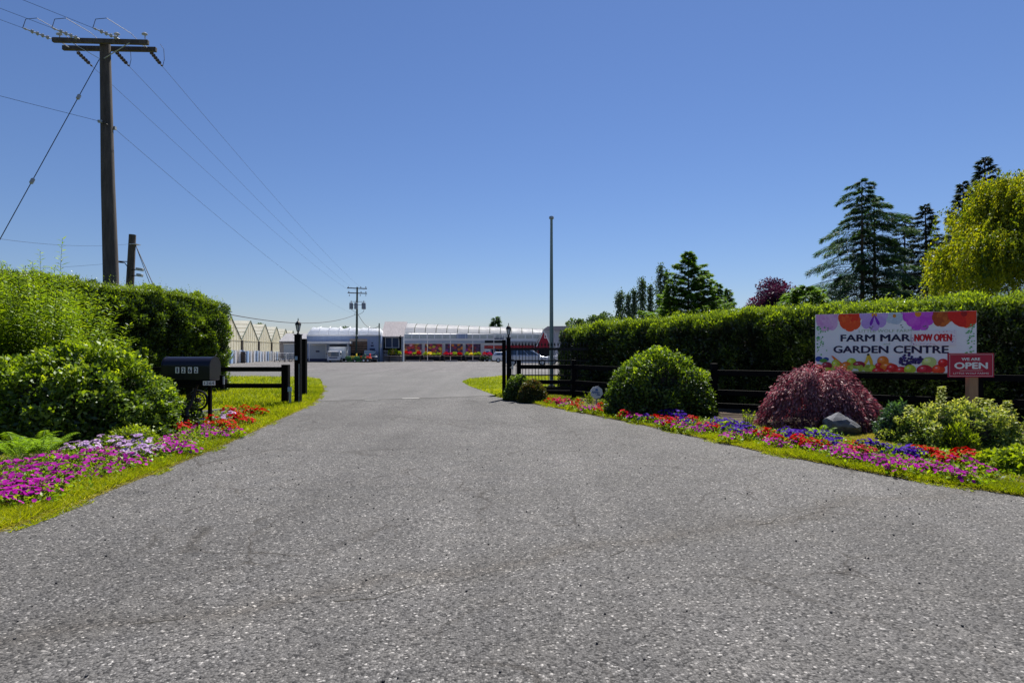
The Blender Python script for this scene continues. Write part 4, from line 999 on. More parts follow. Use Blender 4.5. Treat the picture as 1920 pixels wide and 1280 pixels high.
# lamp standard / pole
fp = G(1034,736); flp = thing('light_pole', 'tall slim green grey pole with a capped top behind the sliding gate', 'pole', (fp[0], fp[1], 0))
zt = 1.6+(652-411)*fp[1]/F
MB().lathe((fp[0], fp[1], 0), [(.078,.0),(.075,1.5),(.045,zt)], 14).build('shaft', pbr('green grey paint', (.19,.25,.24), .5, .2, var=.2, scale=3, stretch=(1,1,.2)), flp, smooth=True)
MB().lathe((fp[0], fp[1], zt), [(.05,0),(.085,.015),(.085,.075),(.07,.10),(.01,.11)], 12).build('cap', M['grey_metal'], flp, smooth=True)
MB().box((fp[0], fp[1], .13), (.22,.22,.26)).build('base', M['black_metal'], flp, bevel=.01); MB().box((fp[0], fp[1]-.09, .36), (.13,.10,.20)).build('access_box', M['grey_metal'], flp)
MB().tube([(fp[0]+.07, fp[1], 2.25), (fp[0]+.11, fp[1]-.02, 2.15), (fp[0]+.17, fp[1]-.03, 2.1)], .012, 5).build('bracket', M['grey_metal'], flp)

# ------------------------------------------------------------------ mailboxes
d = 11.4; x0, x1 = P(302,0,d).x, P(393.5,0,d).x; zb, zt = P(0,712,d).z, P(0,669,d).z; mw = x1-x0; dp = .42; ym = d+dp/2
ml = thing('mailbox', 'large black arched mailbox numbered 1262 on a shelf', 'mailbox', ((x0+x1)/2, ym, zb))
prof = [(-dp/2, zb), (dp/2, zb), (dp/2, zb+.26)]+[(dp/2*math.cos(a), zb+.26+(zt-zb-.26)*math.sin(a)) for a in np.linspace(.15, math.pi-.15, 12)]+[(-dp/2, zb+.26)]
mb = MB(); mb.prism([(ym+p[0], p[1]) for p in prof], x0+.02, x1-.015, 'YZ'); mb.build('body', M['black_gloss'], ml, smooth=True)
pr2 = [(p[0]*1.035, zb+(p[1]-zb)*1.02) for p in prof]
MB().prism([(ym+p[0], p[1]) for p in pr2], x0, x0+.02, 'YZ').build('door', M['black_gloss'], ml, smooth=True)
MB().prism([(ym+p[0], p[1]) for p in pr2], x1-.015, x1, 'YZ').build('rear_panel', M['black_gloss'], ml, smooth=True)
MB().box((x0-.012, ym, zb+.34), (.02, .07, .02)).build('handle', M['galv'], ml)
for i, ch in enumerate('1262'):
    px = (328.8, 340.2, 352.4, 364.0)[i]; a = P(px, 699.5, d-.005); b = P(px+7.2, 688, d-.005)
    pl = MB().box(((a.x+b.x)/2, d-.004, (a.z+b.z)/2), (b.x-a.x, .006, b.z-a.z)).build('number_plate', M['white_paint'], ml)
    cw = b.x-a.x; hw = .10 if ch == '1' else .28; o = letters('digit', ch, cw*(.5-hw), cw*(.5+hw), .016, b.z-a.z-.016, Vector((a.x, d-.0075, a.z)), (1,0,0), (0,0,1), M['navy'], ml, .05, lift=.002)
stn = thing('mailbox_stand', 'black timber shelf on posts carrying the 1262 mailbox', 'stand', ((x0+x1)/2, ym, 0))
sz = zb-.05; sx0, sx1 = x0-.06, P(408,0,d).x
MB().box(((sx0+sx1)/2, ym, sz), (sx1-sx0, .40, .098)).build('shelf', M['black_paint'], stn, bevel=.008)
MB().box((P(323,0,d+.2).x, ym+.04, (sz-.05)/2), (.16,.13,sz-.05)).build('post', M['black_paint'], stn)
MB().box((P(398,0,d+.4).x, ym+.1, (sz-.05)/2), (.06,.06,sz-.05)).build('post', M['black_paint'], stn)
MB().box((P(411.5,0,d).x, ym-.1, P(0,716,d).z), (.085,.05,.26)).build('end_board', M['black_paint'], stn)
MB().box((P(414,0,d).x+.012, ym-.12, P(0,713.5,d).z), (.028,.02,.16)).build('bracket', M['grey_metal'], stn)
a = P(380.5,722.2,d); b = P(403.5,714,d)
MB().box(((a.x+b.x)/2, d-.004+.01, (a.z+b.z)/2), (b.x-a.x, .012, b.z-a.z)).build('number_plate', M['white_paint'], stn)
letters('lettering', '1264', .03, b.x-a.x-.02, .016, b.z-a.z-.014, Vector((a.x, d-.0005, a.z)), (1,0,0), (0,0,1), M['navy'], stn, .0, lift=.003)
# ornate iron post in front, carrying the shelf
q0 = G(345,806); pc0 = Vector((q0[0], q0[1], 0)); tp = P(362,745,d+.05); t2 = P(350,768,d-.1)
ip = thing('iron_post', 'twisted dark iron post with a scrolled collar leaning under the mailbox shelf', 'post', (pc0.x, pc0.y, 0))
MB().tube([pc0, (pc0.x+.01, pc0.y+.02, .14), (pc0.x+.03, pc0.y+.05, .26), (t2.x, t2.y, t2.z), (t2.x+.05, t2.y+.06, t2.z+.10), (tp.x, tp.y, tp.z), (tp.x+.02, tp.y+.12, sz-.05)], [.032,.03,.034,.038,.03,.028,.03], 10).build('shaft', M['iron'], ip, smooth=True)
for zz in (.27, t2.z+.02): MB().lathe((pc0.x+.035 if zz < .3 else t2.x, pc0.y+.05 if zz < .3 else t2.y, zz), [(.03,-.03),(.055,-.01),(.055,.01),(.03,.03)], 10).build('collar', M['iron'], ip, smooth=True)
def ring(c, r, rt, n=28, ax='XZ', a0=0, a1=6.2832):
    pts = [(c[0]+r*math.cos(a), c[1], c[2]+r*math.sin(a)) for a in np.linspace(a0, a1, n)]
    return MB().tube(pts, rt, 6, cap=abs(a1-a0) < 6.2)
for cx_, cz_, r_ in ((tp.x-.07, tp.z+.02, .055), (tp.x+.03, tp.z-.10, .06), (tp.x+.10, tp.z+.02, .05)): ring((cx_, tp.y, cz_), r_, .013, 20, a0=.3, a1=5.6).build('scroll', M['iron'], ip, smooth=True)
MB().lathe((pc0.x, pc0.y, .0), [(.10,.0),(.10,.02),(.05,.035)], 12).build('base_plate', M['iron'], ip)
# wheel shaped reel behind the stand
hc = P(371,750,12.3); hr = thing('wagon_wheel', 'round black iron wheel standing under the mailbox shelf', 'wheel', (hc.x, 12.3, 0))
wr = .205
ring((hc.x, 12.3, hc.z), wr, .026, 36).build('rim', M['black_metal'], hr, smooth=True); ring((hc.x, 12.3, hc.z), wr*.68, .012, 30).build('inner_ring', M['iron'], hr, smooth=True)
MB().lathe((hc.x, 12.3, hc.z), [(.05,-.05),(.05,.05)], 14, 'Y').build('hub', M['iron'], hr)
for k in range(8):
    a = k*math.pi/4; MB().tube([(hc.x+.04*math.cos(a), 12.3, hc.z+.04*math.sin(a)), (hc.x+wr*math.cos(a), 12.3, hc.z+wr*math.sin(a))], .009, 5).build('spoke', M['iron'], hr)
for s in (-1, 1): MB().bar((hc.x+s*.06, 12.3, hc.z-wr*.9), (hc.x+s*.17, 12.3, .0), .03, .03).build('foot', M['black_metal'], hr)
MB().bar((hc.x-.20, 12.3, .05), (hc.x+.20, 12.3, .05), .03, .04).build('crossbar', M['black_metal'], hr)
# grey edging board and dark mulch by the mailbox
a = G(322,784); b = G(420,771)
tag(MB().bar((a[0], a[1]-.3, .03), (b[0], b[1], .03), .05, .10).build('edging_board', pbr('weathered board', (.2,.2,.21), .9, var=.4, scale=10, bump=.3)), 'weathered grey edging board on the ground behind the iron post', 'board')

# ------------------------------------------------------------------ utility poles and wires
def sagline(a, b, sag, n=24):
    a, b = Vector(a), Vector(b); return [a.lerp(b, t)-Vector((0,0,sag*4*t*(1-t))) for t in np.linspace(0, 1, n)]
def string(root, a, dr, n=4, mat='insul'):     # strain insulator: a row of bells along dr
    a = Vector(a); dr = Vector(dr).normalized(); mb = MB(); x = a+dr*.08
    pts = [a]; rs = [.012]
    for k in range(n):
        for t, r in ((0,.02),(.02,.065),(.055,.055),(.075,.022),(.125,.02)): pts.append(x+dr*t); rs.append(r)
        x = x+dr*.135
    pts += [x+dr*.03, x+dr*.06, x+dr*.14]; rs += [.015, .035, .012]
    mb.tube(pts, rs, 10); mb.build('insulator', M[mat], root, smooth=True); return x+dr*.14
pd = 18.5; px_, pb_ = P(197,0,pd).x, P(208,0,pd).x
up_ = thing('utility_pole', 'tall weathered wooden utility pole with double crossarm rising behind the left hedge', 'pole', (pb_+.04, pd, 0))
ztop = 1.6+(652-84)*pd/F
MB().tube([(pb_+.035, pd, 0), (pb_, pd, P(0,515,pd).z), ((pb_+px_)/2, pd, 7), (px_, pd, ztop+.1)], [.235,.222,.195,.15], 16).build('shaft', M['pole_wood'], up_, smooth=True)
za = ztop; ax0, ax1 = P(100,0,18.28).x, P(279,0,18.28).x
MB().box(((ax0+ax1)/2, 18.26, za-.02), (ax1-ax0, .10, .145), ry=R(1.5)).build('crossarm', M['pole_wood'], up_, bevel=.01)
bx0, bx1 = P(118,0,18.74).x, P(293,0,18.74).x
MB().box(((bx0+bx1)/2, 18.74, za-.01), (bx1-bx0, .10, .145), ry=R(1.0)).build('crossarm', M['pole_wood'], up_, bevel=.01)
for x0, x1 in ((px_-.85, px_-.05), (px_+1.0, px_+.1)):
    MB().bar((x0, 18.20, za-.10), (x1, 18.31, za-.55), .03, .012).build('brace', M['grey_metal'], up_)
MB().box((px_-1.3, 18.5, za), (.03, .5, .03)).build('spacer_bolt', M['galv'], up_); MB().box((px_+1.25, 18.5, za), (.03, .5, .03)).build('spacer_bolt', M['galv'], up_)
for x in (P(112,0,18.26).x, P(220,0,18.26).x, P(272,0,18.26).x):
    MB().tube([(x, 18.26, za+.05), (x, 18.26, za+.16), (x, 18.25, za+.17), (x, 18.24, za+.21), (x, 18.23, za+.25)], [.015,.015,.085,.09,.03], 12).build('pin_insulator', M['insul_g'], up_, smooth=True)
p2 = P(669,672,84); P2Z = gz(84)
pole2_top = 1.6+(652-538)*84/F
ends = []
for i, (xx, ex) in enumerate(((P(143,0,18.78).x, 656), (P(216,0,18.78).x, 668), (P(281,0,18.78).x, 684))):
    s = Vector((xx, 18.80, za-.06)); e = P(ex, 545, 84); dr = (e-s).normalized(); dr = (dr+Vector((0,0,-.06))).normalized()
    t = string(up_, s, dr, 5); ends.append((t, e))
prev = Vector((-.534, -1, 0)).normalized()
starts = []
for i, xx in enumerate((ax0+.02, P(150,0,18.2).x, P(224,0,18.2).x)):
    s = Vector((xx, 18.20, za+.02)); t = string(up_, s, prev+Vector((0,0,-.03)), 4, 'insul_g'); starts.append(t)
for j, (i0, x) in enumerate(((0, -.1), (1, .5), (2, .35))):
    s = starts[i0]; MB().tube([s, s+Vector((.05,.05,.30)), s+Vector((.35,.1,.36)), Vector((s.x+.65, 18.3, za+.26)), Vector((s.x+.8, 18.75, za+.05))], .009, 4).build('jumper', M['wire'], up_)
for t, e in ends[1:]: MB().tube([t, t+Vector((.12,-.1,.2)), t+Vector((.1,-.1,.55)), t+Vector((-.05,-.05,.75))], .008, 4).build('jumper', M['wire'], up_)
wlabs = ['power line running from the leftmost insulator of the tall pole to the far transformer pole', 'power line running from the middle insulator of the tall pole to the far transformer pole', 'power line running from the right end of the crossarm to the far transformer pole']
for (t, e), lb in zip(ends, wlabs):
    tag(MB().tube(sagline(t, e, .55, 30), .0055, 4).build('power_line', M['wire']), lb, 'wire', 'overhead wires')
wl2 = ['upper left power line leaving the left tip of the crossarm', 'upper left power line leaving the middle of the crossarm', 'upper left power line nearest the pole top']
for t, lb in zip(starts, wl2):
    tag(MB().tube(sagline(t, t+prev*45+Vector((0,0,.2)), .6, 24), .006, 4).build('power_line', M['wire']), lb, 'wire', 'overhead wires')
n1 = Vector((P(188,228,18.28).x, 18.27, P(188,228,18.28).z)); n2 = Vector((P(213,240,18.6).x, 18.62, P(213,240,18.6).z))
MB().box(n1, (.12,.06,.08)).build('clamp', M['grey_metal'], up_); MB().box(n2, (.12,.08,.10)).build('clamp', M['grey_metal'], up_)
MB().tube([n1, Vector((n1.x+.2, 18.26, n1.z-.06)), Vector((n2.x-.03, 18.30, n2.z+.02)), n2], .012, 5).build('cable_loop', M['wire'], up_)
tag(MB().tube(sagline(n2, P(663,588,84), .8, 30), .0055, 4).build('power_line', M['wire']), 'lower cable running from the middle of the tall pole to the far transformer pole', 'wire', 'overhead wires')
tag(MB().tube(sagline(n1, n1+prev*45+Vector((0,0,.3)), .9, 24), .0065, 4).build('power_line', M['wire']), 'cable leaving the middle of the tall pole to the left edge', 'wire', 'overhead wires')
gy0 = P(186,112,18.3); gy1 = Vector((-14.95, 14.05, .1))
gw = thing('guy_wire', 'slanting steel guy wire with two strain insulators from the pole top into the left shrub', 'wire', (gy1.x, gy1.y, 0))
MB().tube([gy0, gy1], .012, 5).build('cable', M['wire'], gw)
for f in (.135, .41):
    q = gy0.lerp(gy1, f); dr = (gy1-gy0).normalized(); MB().tube([q-dr*.10, q-dr*.07, q+dr*.07, q+dr*.10], [.02,.05,.05,.02], 8).build('insulator', M['insul_g'], gw, smooth=True)
MB().box((gy1.x, gy1.y, .05), (.06,.06,.2)).build('anchor', M['grey_metal'], gw)
# short pole behind the hedge
sp_ = thing('utility_pole', 'short bare wooden pole with two floodlights behind the left hedge', 'pole', (-17.55, 26, 0))
spt = P(248.5,440,26)
MB().tube([(-17.6, 26, 0), (-17.5, 26, 3.5), spt], [.19,.175,.145], 12).build('shaft', M['pole_wood'], sp_, smooth=True)
b1 = P(248,457,25.8); MB().box((b1.x, 26, b1.z), (.32,.32,.03)).build('band', M['galv'], sp_)
for (fx, fy, wd) in ((262,505,.30), (262,516,.24)):
    q = P(fx, fy, 25.7); MB().box(q, (wd,.16,.13), ry=R(8)).build('floodlight', M['grey_metal'], sp_, bevel=.02); MB().bar((spt.x+.05, 25.9, q.z), q, .04, .04).build('arm', M['black_metal'], sp_)
q = P(243,491,26); MB().tube([(spt.x, 26, q.z), (q.x-.15, 25.9, q.z), (q.x-.42, 25.8, q.z-.02)], [.02,.02,.05], 6).build('side_arm', M['black_metal'], sp_)
MB().tube([P(225,492,25.8), P(234,493,25.8), P(239,500,25.8), P(240,522,25.8)], .02, 5).build('cable_loop', M['wire'], sp_)
tag(MB().tube(sagline(b1, P(-120,428,15), .25, 20), .0055, 4).build('power_line', M['wire']), 'cable from the short pole passing behind the tall pole to the left edge', 'wire', 'overhead wires')
tag(MB().tube(sagline(P(226,492,25.8), P(-150,506,21), .12, 20), .0055, 4).build('power_line', M['wire']), 'lowest thin cable just above the left hedge', 'wire', 'overhead wires')
for i, (ex, ey) in enumerate(((290,540),(281,532))):
    e = P(ex, ey, 25.5); s = P(254, 459, 25.9); dr = (e-s)
    tag(MB().tube([s, s+dr*3.05], .012+.006*(i == 0), 5).build('guy_wire', M['wire']), ('thick guy cable slanting down right from the short pole', 'thin guy cable slanting down right from the short pole')[i], 'wire', 'guy cables of the short pole')
# transformer pole
p2x = P(669,0,84).x
tp2 = thing('utility_pole', 'distant utility pole with three grey transformers in front of the blue building', 'pole', (p2x, 84, P2Z))
MB().tube([(p2x-.1, 84, P2Z), (p2x, 84, 4), (p2x+.06, 84, pole2_top)], [.19,.17,.12], 12).build('shaft', M['pole_green'], tp2, smooth=True)
for zpx, xa, xb in ((540.5,651,688),(549.5,652,688)):
    a = P(xa, zpx-.7, 83.8); b = P(xb, zpx+.7, 83.8); MB().bar(a, b, .13, .13).build('crossarm', M['pole_wood'], tp2)
    for xx in (xa+2, xb-2, (xa+xb)/2+7): q = P(xx, zpx-2, 83.8); MB().lathe(q, [(.03,-.15),(.07,0),(.07,.08),(.03,.14)], 8).build('pin_insulator', M['insul_g'], tp2)
for xx in (655, 675.5, 686): q = P(xx, 553.5, 83.8); MB().lathe(q, [(.03,-.14),(.05,-.12),(.05,.12),(.03,.14)], 8).build('cutout', M['grey_metal'], tp2)
for xx, ww in ((658.6,3.6),(667.6,3.4),(682,4.0)):
    q = P(xx, 573.8, 83.55); r = ww*84/F; MB().lathe((q.x, q.y, q.z-.45), [(r*.9,0),(r,.03),(r,.85),(r*.9,.92),(r*.5,.95)], 14).build('transformer', pbr('grey transformer', (.22,.25,.28), .5, .1), tp2, smooth=True)
    MB().lathe((q.x, q.y, q.z+.5), [(.05,0),(.06,.15),(.02,.35)], 8).build('bushing', M['insul_g'], tp2)
for z in (565.5, 571.5): a = P(656,z,83.8); b = P(685,z,83.8); MB().bar(a, b, .06, .06).build('bracket', M['grey_metal'], tp2)
MB().tube([P(658,579,83.5), P(661,582,83.5), P(668,585,83.5), P(664,588,83.5), P(668,590,83.5)], .03, 4).build('cable_loop', M['wire'], tp2)
MB().tube([P(683,579,83.5), P(681,585,83.5), P(676,588,83.5), P(670,590,83.6)], .03, 4).build('cable_loop', M['wire'], tp2)
thp = P(711,606,83); t3 = thing('service_pole', 'thin dark post between the blue building and the ribbed roof hut', 'pole', (thp.x, 83, gz(83)))
MB().tube([(thp.x, 83, gz(83)), thp], .085, 8).build('shaft', M['pole_green'], t3); MB().box((thp.x+.2, 83, 1.6+.3), (.25,.2,.6)).build('meter_box', M['grey_metal'], t3)
tag(MB().tube(sagline(P(672,590,83.9), thp-Vector((0,0,.35)), 1.05, 16), .035, 5).build('power_line', M['wire']), 'sagging cable from the transformer pole down to the thin dark post', 'wire', 'overhead wires')
tag(MB().tube(sagline(P(666,590,83.9), (-17.45, 26.1, 4.2), 1.35, 40), .030, 5).build('power_line', M['wire']), 'sagging cable from the transformer pole leftwards past the left lantern', 'wire', 'overhead wires')

# ------------------------------------------------------------------ far buildings (walls and openings are boxes standing on the lot)
def bx(x0, x1, y0, y1, d, th, mat, name, root, fwd=0.0, **k):
    """box whose front face, at distance d, spans the given picture rectangle"""
    a = P(x0, y1, d-fwd); b = P(x1, y0, d-fwd)
    return MB().box(((a.x+b.x)/2, d-fwd+th/2, (a.z+b.z)/2), (b.x-a.x, th, b.z-a.z)).build(name, mat, root, **k)
M['blue_wall'] = pbr('pale blue metal wall', (.25,.32,.47), .5, .0, var=.1, scale=1.2, stretch=(6,1,.2))
M['blue_wall2'] = pbr('pale grey blue wall', (.36,.41,.48), .55, var=.08)
M['roof_white'] = filmmat('crumpled white roof film', (.74,.75,.76), .5)
M['film'] = filmmat('clear greenhouse film', (.80,.81,.82), .6)
M['poly'] = filmmat('aged polycarbonate', (.62,.61,.53), .45)
M['poly_w'] = filmmat('cream greenhouse wall', (.66,.63,.52), .42)
M['wood_door'] = pbr('brown slatted wood', (.20,.125,.08), .7, var=.35, scale=4)
M['wood_lt'] = pbr('pale lintel', (.45,.36,.28), .7, var=.2)
M['dark'] = pbr('dark interior', (.012,.012,.016), .9)
M['glass'] = glassmat('window glass', (.03,.05,.08))
M['navy_paint'] = pbr('dark blue paint', (.02,.03,.09), .5)
M['ribbed'] = pbr('weathered ribbed roofing', (.42,.39,.40), .5, .1, var=.2, scale=2, stretch=(3,1,1))
M['red_barn'] = pbr('barn red boards', (.32,.012,.03), .6, var=.15, scale=3, stretch=(6,1,1))
M['grey_roof'] = pbr('grey shingle', (.27,.27,.29), .8, var=.25, scale=3)
M['shed_grey'] = pbr('weathered shed', (.28,.26,.27), .8, var=.25, scale=2)
# blue workshop
bd = 84
bb = thing('workshop_building', 'pale blue workshop building with a bulging white film roof and canopy', 'building', (P(644,0,bd).x, bd, gz(bd)))
def slab(name, x0, x1, ytop, ybot, y0, y1, mat, root): # box from picture columns / rows but explicit depth
    a = P(x0, ybot, y0); b = P(x1, ytop, y0); return MB().box(((a.x+b.x)/2, (y0+y1)/2, (a.z+b.z)/2), (b.x-a.x, y1-y0, b.z-a.z)).build(name, mat, root)
a = P(575,629,bd); b = P(714.5,629,bd); g0 = gz(bd)-.1
mb = MB(); mb.box(((a.x+b.x)/2, bd+1.5, (g0+a.z)/2), (b.x-a.x, 3, a.z-g0)); mb.build('wall', M['blue_wall'], bb)
mb = MB(); nseg = 26; prof = [(.0,0.0),(.10,.5),(.4,.92),(.9,1.16),(1.5,1.26),(2.2,1.1),(3.0,0.0)]
for i in range(nseg+1):
    x = a.x+.1+(b.x-a.x-.15)*i/nseg; s = 1+.05*math.sin(i*2.4)-.10*(i % 6 == 0); e = .55 if i in (0, nseg) else 1
    for py_, pz in prof: mb.v.append((x, bd-.05+py_, a.z+.003+pz*s*(e if pz else 1)*(1-.10*i/nseg)))
m_ = len(prof)
for i in range(nseg):
    for k in range(m_-1): mb.f.append((i*m_+k, i*m_+k+1, (i+1)*m_+k+1, (i+1)*m_+k))
mb.f += [tuple(range(m_)), tuple(nseg*m_+k for k in reversed(range(m_)))]; mb.m = [0]*len(mb.f); mb.build('roof', M['roof_white'], bb, smooth='all')
for xx in (598.5, 616.5, 635.5, 654, 690.5): q = P(xx,0,bd).x; MB().tube([(q, bd-.1, a.z), (q, bd-.05, a.z+.55), (q, bd+.3, a.z+1.12), (q, bd+1.0, a.z+1.36)], .045, 5).build('roof_strap', M['white_plastic'], bb)
bx(575, 714.5, 627.5, 629.6, bd, .2, M['white_paint'], 'gutter', bb, .15)
bx(574.5, 653.5, 639.6, 644, bd, 2.0, M['white_paint'], 'canopy', bb, 2.0)
for xx in (579.5, 652.2): bx(xx-.5, xx+.5, 644, 676.8, bd, .1, M['white_paint'], 'canopy_post', bb, 1.9)
gd = bx(580.5, 610.5, 646.5, 672, bd, .05, M['blue_wall2'], 'garage_door', bb, .04)
for k in range(1, 5): y = 646.5+25.5*k/5; bx(580.7, 610.3, y-.12, y+.12, bd, .02, M['blue_wall'], 'panel_joint', gd, .055, world=False)
bx(592, 599, 657, 660, bd, .03, M['navy_paint'], 'door_window', gd, .065, world=False)
bx(579, 580.3, 646, 675, bd, .06, M['white_paint'], 'door_frame', bb, .06); bx(610.7, 612, 646, 675, bd, .06, M['white_paint'], 'door_frame', bb, .06); bx(579, 612, 645, 646.3, bd, .06, M['white_paint'], 'door_frame', bb, .06)
bx(576, 612, 672.3, 677.8, bd, .3, M['navy_paint'], 'plinth_or_shade', bb, .25)
bx(618, 650, 646.5, 676, bd, .05, M['dark'], 'open_bay', bb, .02)
wd_ = thing('timber_door', 'brown slatted timber roller door with a pale lintel in the blue workshop', 'door', (P(672,0,bd).x, bd-.05, gz(bd)))
bx(655.5, 689, 640, 676.5, bd, .04, M['dark'], 'backing', wd_, .045)
for k, (y0, y1) in enumerate(((641,644),(645,648),(649.2,652.5),(653.5,657),(658,661.5))): bx(656, 688.5, y0, y1, bd, .05, M['wood_door'], 'slat', wd_, .1)
bx(655.5, 689, 635.2, 640, bd, .06, M['wood_lt'], 'lintel', wd_, .11)
for xx in (655.2, 689.2): bx(xx-.5, xx+.5, 634.5, 677, bd, .08, M['blue_wall'], 'jamb', wd_, .12)
bx(695, 700.5, 646.5, 649.5, bd, .03, M['navy_paint'], 'wall_sign', bb, .03); bx(696.5, 699, 641.5, 644, bd, .03, M['navy_paint'], 'wall_lamp', bb, .05)
bx(693, 703, 653, 676.8, bd, .04, M['navy_paint'], 'side_door', bb, .03)
# ribbed-roof hut
hd = 85.5
ht = thing('ticket_hut', 'small hut with a ribbed pinkish grey roof and a dark framed window', 'building', (P(736,0,hd).x, hd, gz(hd)))
bx(718, 756.5, 630, 677.6, hd, .6, M['blue_wall2'], 'wall', ht)
bx(718.5, 754, 655, 677.4, hd, .05, M['shed_grey'], 'lower_boarding', ht, .03)
bx(719, 750.5, 631.3, 655, hd, .05, M['black_paint'], 'window_surround', ht, .04)
a = P(714.5,630.5,hd-.6); b = P(755.5,606,hd-.6); b2 = P(757,605,hd+2.4)
nr = 15; mb = MB()
rz_ = b2.z
mb.add([(a.x, hd-.6, a.z), (b.x+.1, hd-.6, a.z), (b.x+.1, hd+2.2, rz_+.15), (a.x, hd+2.2, rz_+.15), (a.x, hd-.6, a.z-.1), (b.x+.1, hd-.6, a.z-.1), (b.x+.1, hd+2.2, rz_+.05), (a.x, hd+2.2, rz_+.05)], [(0,1,2,3),(4,7,6,5),(0,4,5,1),(1,5,6,2),(2,6,7,3),(3,7,4,0)])
rf = mb.build('roof', M['ribbed'], ht)
for i in range(nr+1):
    x = a.x+(b.x+.1-a.x)*i/nr; MB().bar((x, hd-.6, a.z+.02), (x, hd+2.2, rz_+.17), .07, .05).build('rib', M['ribbed'], rf, world=False)
bx(719.5, 721.5, 631.5, 668, hd, .15, M['black_paint'], 'corner_post', ht, .2); bx(750, 752, 631.5, 655, hd, .15, M['black_paint'], 'corner_post', ht, .2)
wf = bx(722, 748.5, 632, 652, hd, .08, M['white_paint'], 'window', ht, .08)
for x0, x1 in ((723.2,734.6),(735.6,747.3)): bx(x0, x1, 633, 651, hd, .03, pbr('dark blue pane', (.03,.05,.10), .35, spec=.15), 'pane', wf, .095, world=False)
bx(718.5, 750, 652.3, 656, hd, .5, M['black_paint'], 'counter', ht, .5); bx(719, 741, 656, 660, hd, .1, M['shed_grey'], 'shelf_board', ht, .45)
bx(719, 741, 662, 668, hd, .1, M['shed_grey'], 'shelf_board', ht, .45)
MB().tube([P(752,628.5,hd-.7), P(748.5,632,hd-.65), P(750.5,655,hd-.3)], .06, 6).build('downpipe', M['black_metal'], ht)
# film greenhouse with hoops, posters, pipe frame
td = 97
tg = thing('film_greenhouse', 'long white arched film greenhouse with dark hoops and flower posters on its wall', 'building', (P(890,0,td).x, td, gz(td)))
xl, xr = P(757,0,td).x, P(1019,0,td).x; eav_l, eav_r = P(0,624.5,td).z, P(0,626,td).z; top_l, top_r = P(0,605.5,td).z, P(0,616,td).z
ns = 52; na = 10; mb = MB(); rise_l, rise_r = top_l-eav_l, top_r-eav_r
def arch(f, j):
    a = j/na*math.pi/2; e = eav_l+(eav_r-eav_l)*f; r_ = rise_l+(rise_r-rise_l)*f; return e+r_*1.06*math.sin(a), 3.4*(1-math.cos(a))
for i in range(ns+1):
    f = i/ns
    for j in range(na+1):
        z, y = arch(f, j); mb.v.append((xl+(xr-xl)*f, td+y, z-.05*abs(math.sin(f*math.pi*13*1.0))*math.sin(j/na*math.pi)))
    mb.v.append((xl+(xr-xl)*f, td+7, eav_l))
m_ = na+2
for i in range(ns):
    for k in range(m_-1): mb.f.append((i*m_+k, i*m_+k+1, (i+1)*m_+k+1, (i+1)*m_+k))
mb.f += [tuple(range(m_)), tuple(ns*m_+k for k in reversed(range(m_)))]; mb.m = [0]*len(mb.f); mb.build('roof_film', M['film'], tg, smooth='all')
for i in range(14):
    f = i/13; MB().tube([(xl+(xr-xl)*f, td+arch(f, j)[1]-.03, arch(f, j)[0]+.02) for j in range(na+1)], .055, 5).build('hoop', M['pole_green'], tg)
for zf in (.35, .62, .82):
    j = zf*na; MB().tube([(xl+(xr-xl)*f, td+arch(f, j)[1]-.02, arch(f, j)[0]+.01) for f in np.linspace(0, 1, 14)], .02, 4).build('purlin', M['galv'], tg)
bx(757, 1019, 626, 677, td, .15, M['white_plastic'], 'wall', tg, -.2)
bx(757, 905, 666, 677.5, td, .1, M['dark'], 'plinth_or_shade', tg, .1)  # dark strip that paints in the shade under the benches
bx(757, 1000, 639, 643.5, td, .2, M['blue_wall2'], 'fascia', tg, .1)
for i, x in enumerate(np.linspace(759, 1000, 18)): bx(x, x+12.2, 628, 634.5, td, .04, pbr('dull upper pane', (.45,.48,.46), .3, var=.2), 'upper_pane', tg, -.12)
bx(856, 876.5, 625.5, 634.5, td, .05, M['blue_wall'], 'vent_panel', tg, .1)
bx(757, 905, 634.8, 636.2, td, .1, M['white_paint'], 'rail', tg, .05)
bx(909, 946, 638, 642.8, td, .1, M['dark'], 'dark_header', tg, .22); bx(927, 945, 633.5, 636, td, .1, M['navy_paint'], 'dark_header', tg, .22)
def postermat(seed, stops):
    m, t, out = newmat('flower poster'); b = t.nodes.new('ShaderNodeBsdfPrincipled'); t.links.new(b.outputs[0], out.inputs[0]); b.inputs['Roughness'].default_value = .5
    tc = t.nodes.new('ShaderNodeTexCoord'); mp = t.nodes.new('ShaderNodeMapping'); t.links.new(tc.outputs['Generated'], mp.inputs[0]); mp.inputs['Location'].default_value = (seed, seed*1.7, 0); mp.inputs['Scale'].default_value = (1.0, 1.0, .75)
    v = node(t, 'ShaderNodeTexVoronoi', Scale=5.6); t.links.new(mp.outputs[0], v.inputs['Vector']); s = t.nodes.new('ShaderNodeSeparateColor'); t.links.new(v.outputs['Color'], s.inputs[0])
    c = ramp(t, s.outputs[0], stops, 'CONSTANT'); c = mixc(t, 1.0, c, ramp(t, v.outputs['Distance'], [(0,(1.3,)*3),(.5,(.75,)*3),(.8,(.25,)*3)]), 'MULTIPLY')
    t.links.new(c, b.inputs['Base Color']); return m
PST = [(0,(.10,.02,.06)),(.25,(.55,.03,.03)),(.45,(.75,.25,.02)),(.66,(.12,.03,.08)),(.75,(.5,.03,.12)),(.88,(.8,.5,.05)),(.95,(.75,.3,.35))]
PST2 = [(0,(.06,.02,.10)),(.3,(.42,.02,.05)),(.5,(.08,.03,.10)),(.68,(.75,.24,.03)),(.85,(.32,.04,.32)),(.94,(.7,.1,.05))]
